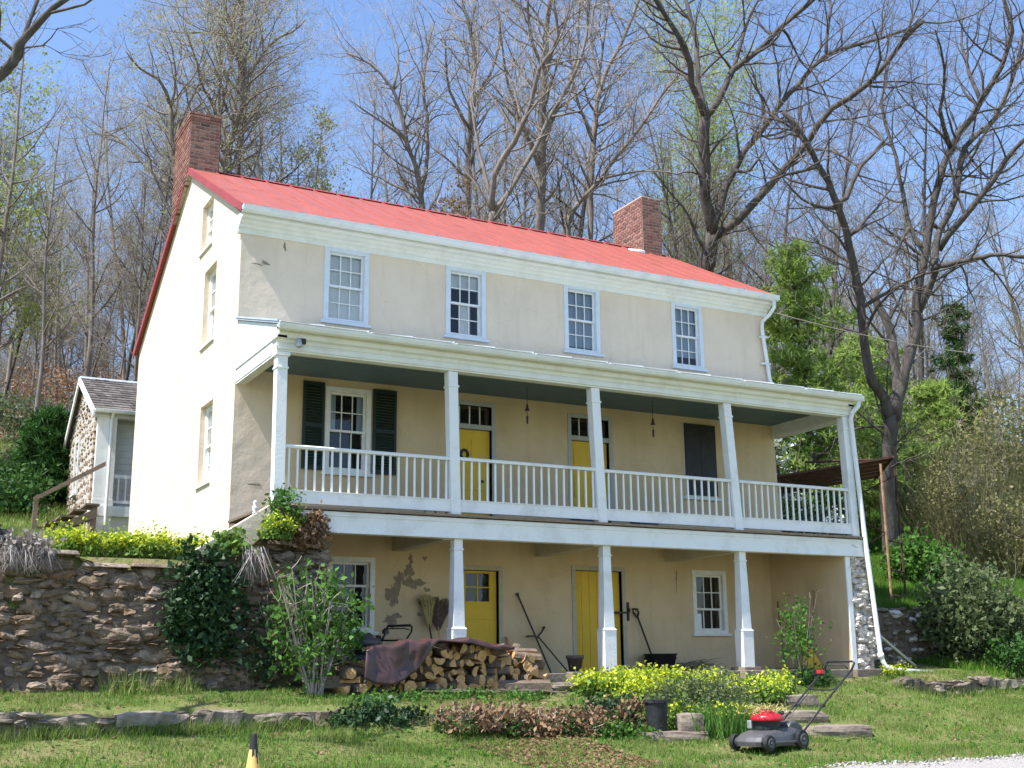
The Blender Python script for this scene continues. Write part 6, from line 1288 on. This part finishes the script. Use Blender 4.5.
bush('creeper', 'green creeper climbing the porch corner beside the left corner post', 'creeper', (.16, -2.42, .42), (.24, .13, .42), 'shrub', 40, 24, .055, .07, 6, zb=1.95)
bush('dry_creeper', 'brown dead leaves of a creeper covering the top of the left stone pier', 'creeper', (.48, -2.32, .30), (.44, .10, .34), 'dryleaf', 70, 26, .06, .06, 0, zb=1.86)
bush('dry_creeper', 'sparse reddish dry creeper on the wall face left of the stone pier', 'creeper', (.12, -2.52, .7), (.30, .08, .75), 'dryleaf', 20, 18, .06, .10, 10, 'twig_grey', zb=.2)
bush('weed_clump', 'yellow-green weeds on the wall head left of the parapet foot', 'plant', (-.55, -2.35, .14), (.35, .2, .2), 'flowergreen', 40, 22, .07, .07, 0, zb=1.72)
def tuft(name, label, cat, c, rad, n, h, wd, mat, lean=.6, droop=False, zb=None, group=None, extra=None):
    zb = gz1(c[0], c[1]) if zb is None else zb; t = thing(name, label, cat, (c[0], c[1], zb), group)
    a = rng.random(n) * 6.283; q = np.sqrt(rng.random(n)); Pp = np.stack([np.cos(a) * q * rad[0], np.sin(a) * q * rad[1], np.zeros(n)], 1)
    if zb is None or extra is not None: pass
    V = blades(Pp, h, wd, lean)
    if droop: V = V.reshape(-1, 3, 3); V[:, 2, 2] = -V[:, 2, 2] * .9; V[:, :2, 2] += .12 * rng.random((n, 1)); V[:, 2, 1] -= .12 * rng.random(n); V = V.reshape(-1, 3)
    obj('leaf_blades', fast_mesh('leaf_blades', V, 3, M[mat]), t)
    if extra:
        m2, n2, s2 = extra; E = Pp[rng.integers(0, n, n2)] + np.stack([rng.normal(size=n2) * .05, rng.normal(size=n2) * .05, h * (.7 + .5 * rng.random(n2))], 1)
        obj('flowers', fast_mesh('flowers', leaf_quads(E, s2, .9, 1.0), 4, M[m2]), t)['kind'] = 'stuff'
    return t
tuft('dry_herb', 'grey dried herb drooping over the left end of the retaining wall', 'plant', (-3.35, -2.45), (.34, .2), 600, .22, .012, 'dryherb', .7, True, zb=1.62)
tuft('dry_herb', 'bunch of pale dead stalks hanging over the wall right of the ivy curtain', 'plant', (-.32, -2.55), (.16, .08), 60, .42, .014, 'dryherb', .5, True, zb=1.72)
bush('herb_cushion', 'grey cushion of dried herb stems on the wall top at far left', 'plant', (-3.3, -2.35, .12), (.4, .25, .18), 'dryherb', 40, 20, .06, .07, 0, zb=1.62)
tuft('grass_tuft', 'taller grass tuft at the foot of the retaining wall, left one', 'grass', (-2.0, -2.75), (.34, .16), 170, .28, .014, 'grass')
tuft('grass_tuft', 'taller grass tuft at the foot of the retaining wall below the ivy', 'grass', (-1.35, -2.75), (.3, .16), 150, .24, .014, 'grass')
# dry hedge and plants on the bank
for i, (x, y, rx, lab) in enumerate([(1.95, -5.15, .6, 'low bank of brown dead leaves right beside the ivy mound'), (2.75, -5.35, .62, 'middle stretch of the low brown dead-leaf hedge'), (3.4, -5.5, .5, 'right stretch of the low brown dead-leaf hedge')]):
    bush('dry_hedge', lab, 'hedge', (x, y, .12), (rx, .36, .18), 'dryleaf', 80, 34, .055, .075, 26, 'twig_grey')
for i, (x, y) in enumerate([(1.75, -5.2), (2.45, -5.3), (3.1, -5.5)]):
    bush('weed_clump', ['green shoots growing through the left of the dead-leaf hedge', 'green shoots growing through the middle of the dead-leaf hedge', 'green shoots growing through the right of the dead-leaf hedge'][i], 'plant', (x, y, .08), (.35, .32, .12), 'darkshrub', 34, 20, .05, .06, 0)
bush('dark_shrub', 'low shrub of dark and reddish leaves left of the black bucket', 'shrub', (3.85, -5.35, .22), (.42, .34, .25), 'ivy', 60, 26, .065, .08, 8)
bush('dry_shrub', 'brown dead-leaved sprays around the dark shrub by the bucket', 'shrub', (3.95, -5.55, .22), (.45, .30, .26), 'dryleaf', 34, 22, .06, .08, 8)
bush('weed_clump', 'green weeds at the foot of the dark shrub near the bucket', 'plant', (3.75, -5.85, .08), (.5, .25, .12), 'shrub', 40, 26, .05, .07, 0)
for i, (x, y, rx, ry, h, lab) in enumerate([(4.95, -3.6, .6, .42, .12, 'yellow-flowering mound at the left, next to the heap of firewood'), (5.75, -3.65, .7, .5, .16, 'tallest yellow-flowering mound in front of the middle porch column'), (6.55, -3.85, .7, .5, .13, 'yellow-flowering mound in front of the black tub'), (7.3, -4.3, .6, .45, .15, 'yellow-flowering patch in front of the right porch column'), (5.25, -4.35, .7, .42, .15, 'lower yellow-flowering fringe above the dark shrub')]):
    bush('flower_clump', lab, 'flowers', (x, y, h * .7), (rx, ry, h), 'flowergreen', 90, 32, .06, .07, 0, extra=('yellowflower', 2300 if i != 3 else 1200, .038))
bush('herb_mound', 'wide grey-green herb mound between bucket and yellow flowers', 'shrub', (5.45, -5.25, .24), (.85, .5, .38), 'dullshrub', 140, 40, .04, .08, 0)
bush('herb_mound', 'smaller grey-green herb mound right of the wide one', 'shrub', (6.2, -4.85, .2), (.6, .4, .30), 'dullshrub', 70, 36, .04, .08, 0, extra=('yellowflower', 500, .03))
tuft('daffodil_leaves', 'clump of upright strap leaves between the stone block and the mower', 'plant', (5.0, -6.1), (.35, .25), 260, .34, .022, 'shrub', .3)
tuft('daffodil_leaves', 'clump of strap leaves behind the red mower', 'plant', (5.5, -6.05), (.45, .2), 320, .34, .022, 'shrub', .3, extra=('yellowflower', 160, .03))
bush('weed_clump', 'low green weeds with yellow flecks above the stone block', 'plant', (5.0, -5.55, .1), (.6, .3, .18), 'flowergreen', 50, 28, .055, .08, 0, extra=('yellowflower', 260, .035))
for i, (x, y) in enumerate([(1.5, -3.75), (2.4, -3.9), (3.3, -3.95), (.9, -3.9)]):
    bush('weed_clump', ['low weeds in front of the left end of the firewood heap', 'low weeds below the middle of the tarp', 'low weeds below the right part of the heap', 'low weeds at the foot of the leafy green shrub'][i], 'plant', (x, y, .03), (.5, .22, .05), 'shrub', 30, 22, .045, .05, 0)
bush('young_tree', 'slim young bush with fresh leaves at the right end of the patio edge', 'shrub', (9.15, -3.25, .85), (.36, .36, .52), 'shrub', 46, 22, .06, .10, 5, 'twig')
bush('weed_clump', 'dark leafy weeds at the foot of the slim young bush', 'plant', (9.2, -3.4, .12), (.34, .22, .2), 'darkshrub', 30, 24, .06, .07, 0)
bush('weed_clump', 'patch of yellow flowers on the bank left of the slim young bush', 'flowers', (8.2, -3.7, .08), (.5, .25, .15), 'flowergreen', 36, 26, .055, .07, 0, extra=('yellowflower', 500, .038))
bush('flower_clump', 'tiny yellow flower patch at the foot of the stone end wall', 'flowers', (11.5, -3.1, .06), (.22, .15, .1), 'flowergreen', 16, 22, .05, .05, 0, extra=('yellowflower', 260, .036))
bush('shrub', 'large dull green shrub on the bank right of the diagonal board', 'shrub', (14.9, -1.9, 1.0), (1.1, .9, 1.1), 'dullshrub', 190, 44, .10, .15, 18)
bush('shrub', 'dull green shrub at the right edge behind the low kerb', 'shrub', (16.3, -2.3, .6), (.9, .7, .75), 'dullshrub', 110, 36, .09, .14, 12)
bush('shrub', 'low dark shrub sprawling over the right end of the low kerb', 'shrub', (15.0, -3.1, .32), (.95, .5, .42), 'darkshrub', 90, 36, .075, .11, 6)
bush('flowering_shrub', 'white-blossomed shrub behind the porch railing beside the house corner', 'shrub', (14.3, 4.2, 2.0), (1.5, 1.0, 1.8), 'dullshrub', 150, 34, .09, .16, 16, extra=('whiteflower', 1900, .085))
bush('flowering_shrub', 'white-blossomed shrub at the foot of the scaffold', 'shrub', (14.7, 2.0, .9), (.8, .7, 1.0), 'dullshrub', 80, 30, .08, .14, 10, extra=('whiteflower', 420, .075))
# brush and canes on the right bank
for i, (x, y, rx, ry, h, lab) in enumerate([(23.2, 5.2, 1.7, 1.2, 3.4, 'tall thicket of dry canes at the right edge of the bank'), (22.6, 3.2, 1.2, .9, 2.0, 'lower thicket of dry canes in front of the tall one'), (26.5, 8.5, 2.6, 1.6, 4.4, 'far thicket of dry canes behind the tall one')]):
    tuft('cane_thicket', lab, 'brush', (x, y), (rx, ry), 1100, h * .8, .022, 'cane', .6)
    bush('brush', ['tangle of olive young leaves in the tall cane thicket', 'tangle of olive young leaves in the lower cane thicket', 'tangle of olive young leaves in the far cane thicket'][i], 'brush', (x, y, h * .5), (rx, ry, h * .5), 'cane', 260, 34, .085, .22, 30, 'twig_grey')
for i, (x, y, rx, rz_b, m_, lab) in enumerate([(19.5, 8.5, 1.6, 1.3, 'shrub', 'fresh green shrub just behind the forked dark trunk'), (21.8, 11.5, 1.8, 1.6, 'darkshrub', 'dark green shrub on the bank right of the forked dark trunk'), (17.6, 9.2, 1.4, 1.3, 'darkshrub', 'dark green shrub between the scaffold and the pines'), (18.0, 2.2, .9, .5, 'shrub', 'low green shrub on the grassy bank'), (24.5, 12.5, 2.0, 1.5, 'dullshrub', 'dull olive shrub far up the bank near the right edge')]):
    bush('shrub', lab, 'shrub', (x, y, rz_b * .9), (rx, rx * .8, rz_b), m_, 150, 36, .12, .2, 10)
KB = [('cane', 'olive-brown brush at the right edge below the slim pine'), ('dullshrub', 'dull green brush in the distance right of the slim pine'), ('cane', 'pale brown brush between the pines and the cane thickets'), ('darkshrub', 'dark evergreen brush far behind the forked dark trunk'), ('cane', 'tall brown vine tangle at the far right edge'), ('dullshrub', 'grey-green brush on the slope behind the white-blossomed shrub'), ('bud', 'pale budding brush far up the slope at right'), ('cane', 'brown brush farthest up the slope at right')]
for i, (px, dp, rx, rz_b) in enumerate([(480, 42, 2.2, 1.9), (505, 50, 3.0, 2.2), (430, 48, 2.2, 1.8), (395, 52, 2.4, 2.2), (500, 40, 1.4, 3.0), (340, 50, 2.6, 2.0), (455, 60, 3.2, 2.4), (490, 68, 3.6, 2.6)]):
    x, y = at(px, dp); bush('brush', KB[i][1], 'brush', (x, y, rz_b * .85), (rx, rx, rz_b), KB[i][0], 170, 34, .12, .3, 24, 'twig_grey')
# undergrowth on the left slope
for i, (px, dp, rx, rz_b, m_, lab) in enumerate([(-505, 30, .8, .55, 'darkshrub', 'dark green bush at the left edge of the upper yard'), (-495, 36, .8, .5, 'dullshrub', 'olive green bush behind the cedar left of the stairs'), (-505, 42, 1.7, 1.1, 'dullshrub', 'olive bush at the left edge up the slope'), (-432, 44, 1.5, .9, 'dullshrub', 'olive bush up the slope behind the outbuilding gable'), (-470, 54, 2.2, 1.3, 'dryleaf', 'brown-leaved beech brush on the wooded slope at left'), (-420, 58, 2.2, 1.4, 'dryleaf', 'brown-leaved brush on the wooded slope above the outbuilding roof'), (-385, 48, 1.6, 1.2, 'bud', 'pale budding bush above the ridge of the outbuilding')]):
    x, y = at(px, dp); bush('bush', lab, 'bush', (x, y, rz_b * .8), (rx, rx, rz_b), m_, 90, 30, .11, .22, 12)
# brown-leaved saplings and logs on the slope
for i, (px, dp, ln) in enumerate([(-480, 48, 3.2), (-440, 52, 2.6), (-500, 57, 3.5)]):
    x, y = at(px, dp); b = MB(); a = r.uniform(-.4, .4); P = [Vector((x + s * math.cos(a), y + s * math.sin(a), gz1(x + s * math.cos(a), y + s * math.sin(a)) + .12)) for s in np.linspace(-ln / 2, ln / 2, 6)]; b.tube(P, [.14, .13, .12, .11, .10, .08], 7)
    tag(base_at(b.build('fallen_log', M['twig_grey'], None, smooth=True), tuple(P[0])), ['pale fallen trunk lying on the wooded slope nearest the cedar', 'short fallen trunk on the wooded slope above the outbuilding', 'long fallen trunk on the upper wooded slope at left'][i], 'log')
# ---------------------------------------------------------------- grass, clover, litter (uncountable)
def field(x0, x1, y0, y1, n, keep=None):
    x = rng.uniform(x0, x1, n); y = rng.uniform(y0, y1, n); k = ~on_road(x, y)
    if keep is not None: k &= keep(x, y)
    x, y = x[k], y[k]; return np.stack([x, y, gz(x, y) - .004], 1)
def infr(P, m_=1.04):
    d = P - np.array([-5.2663, -19.5674, .0928]); z = d @ np.array(F_); u = d @ np.array(R_) / z * 1201.6; return np.abs(u) < 512 * m_ + 60
nb = lambda x, y: ~((x > .45) & (x < 11.7) & (y > -3.0)) & ~((x < .4) & (y > -2.55)) & ~((x < .35) & (y > -4.46) & (y < -4.1))
Pg = np.concatenate([field(-8, 20, -10.5, -2.5, 430000, nb), field(-6, 4, -12, -8, 50000, None)]); Pg = Pg[infr(Pg)]
dens = fbm(Pg[:, 0], Pg[:, 1], 1.1, 7) ; Pg = Pg[rng.random(len(Pg)) < np.clip(.70 + .42 * dens, .12, 1)]; d2 = fbm(Pg[:, 0], Pg[:, 1], 3.1, 9)
Pk = np.concatenate([np.stack([c + rng.normal(size=n_) * .10, -4.56 + rng.normal(size=n_) * .05], 1) for c in rng.uniform(-7, .2, 60) for n_ in (int(rng.integers(30, 150)),)]); Pk = np.concatenate([Pk, np.stack([rng.uniform(11, 15, 1500), -3.5 + rng.normal(size=1500) * .06], 1)])
Pk = np.stack([Pk[:, 0], Pk[:, 1], gz(Pk[:, 0], Pk[:, 1])], 1)
tag(obj('kerb_grass', fast_mesh('kerb_grass', blades(Pk, .15, .011, .6), 3, M['grass'])), 'uncut grass growing along the foot of the stone kerbs', 'grass', kind='stuff')
Pq = np.concatenate([np.stack([cx + rng.normal(size=n_) * .13, cy + rng.normal(size=n_) * .10], 1) for cx, cy in zip(rng.uniform(-6, 15, 330), rng.uniform(-9, -3, 330)) for n_ in (int(rng.integers(15, 70)),)])
Pq = Pq[nb(Pq[:, 0], Pq[:, 1]) & ~on_road(Pq[:, 0], Pq[:, 1])]; Pq = np.stack([Pq[:, 0], Pq[:, 1], gz(Pq[:, 0], Pq[:, 1])], 1)
tag(obj('grass_clumps', fast_mesh('grass_clumps', blades(Pq, .07, .011, .8), 3, M['lushgrass'])), 'darker clumps of longer grass dotted about the lawn', 'grass', kind='stuff')
V = blades(Pg, .048 * np.clip(1 + .75 * d2, .45, 2.4), .0085, .55); o = tag(obj('lawn_grass', fast_mesh('lawn_grass', V, 3, M['grass'])), 'short spring grass with tan patches covering the front lawn', 'grass', kind='stuff')
Pw = field(-6, .2, -2.0, 9, 70000, lambda x, y: (x < -.05)); tag(obj('yard_grass', fast_mesh('yard_grass', blades(Pw, .13, .014, .5), 3, M['grass'])), 'grass of the upper yard behind the retaining wall', 'grass', kind='stuff'); Pw = np.concatenate([field(11.9, 24, -1.0, 9, 110000), field(14, 26, -3.2, -.5, 30000)])
V = blades(Pw, .16, .016, .5); tag(obj('bank_grass', fast_mesh('bank_grass', V, 3, M['lushgrass'])), 'longer lush green grass on the right-hand bank', 'grass', kind='stuff')
P1 = field(-14, 0, 9, 26, 70000); P2 = field(13, 34, 8, 22, 70000)
tag(obj('hill_grass', fast_mesh('hill_grass', blades(P1, .18, .025, .6), 3, M['grass'])), 'rough grass at the edge of the woods on the left', 'grass', kind='stuff'); V = blades(P2, .22, .03, .6); tag(obj('rough_grass', fast_mesh('rough_grass', V, 3, M['lushgrass'])), 'rough grass and weeds at the edge of the woods', 'grass', kind='stuff')
Pl = np.concatenate([field(-7, 16, -10, -2.6, 5200, nb), field(1.5, 3.2, -7.9, -5.6, 3800)]); Pl[:, 2] += .02
tag(obj('leaf_litter', fast_mesh('leaf_litter', leaf_quads(Pl, .045, .6, 3.0), 4, M['dryleaf'])), 'scattered dry brown leaves lying in the lawn', 'leaves', kind='stuff')
Pc = field(-7, 16, -10, -2.6, 9000, nb); Pc[:, 2] += .025
tag(obj('clover', fast_mesh('clover', leaf_quads(Pc, .045, .8, 3.0), 4, M['shrub'])), 'broad low weeds growing through the lawn', 'weeds', kind='stuff')
Pl = np.concatenate([field(-25, 12, 16, 75, 26000), field(12, 60, 18, 75, 18000)]); Pl[:, 2] += .04
tag(obj('forest_litter', fast_mesh('forest_litter', leaf_quads(Pl, .16, .6, 2.0), 4, M['dryleaf'])), 'brown leaf litter on the floor of the woods', 'leaves', kind='stuff')

sp = rng.uniform(-2, 14, 5000); tp = np.abs(rng.normal(size=5000)) * .22 - .05
Pp = np.stack([e0.x + dr.x * sp + nr.x * tp, e0.y + dr.y * sp + nr.y * tp], 1); Pp = np.stack([Pp[:, 0], Pp[:, 1], gz(Pp[:, 0], Pp[:, 1]) + .03], 1)
tag(obj('loose_gravel', fast_mesh('loose_gravel', leaf_quads(Pp, .024, .8, 1.5), 4, M['pebble'])), 'loose pebbles along the edge of the gravel road', 'gravel', kind='stuff')
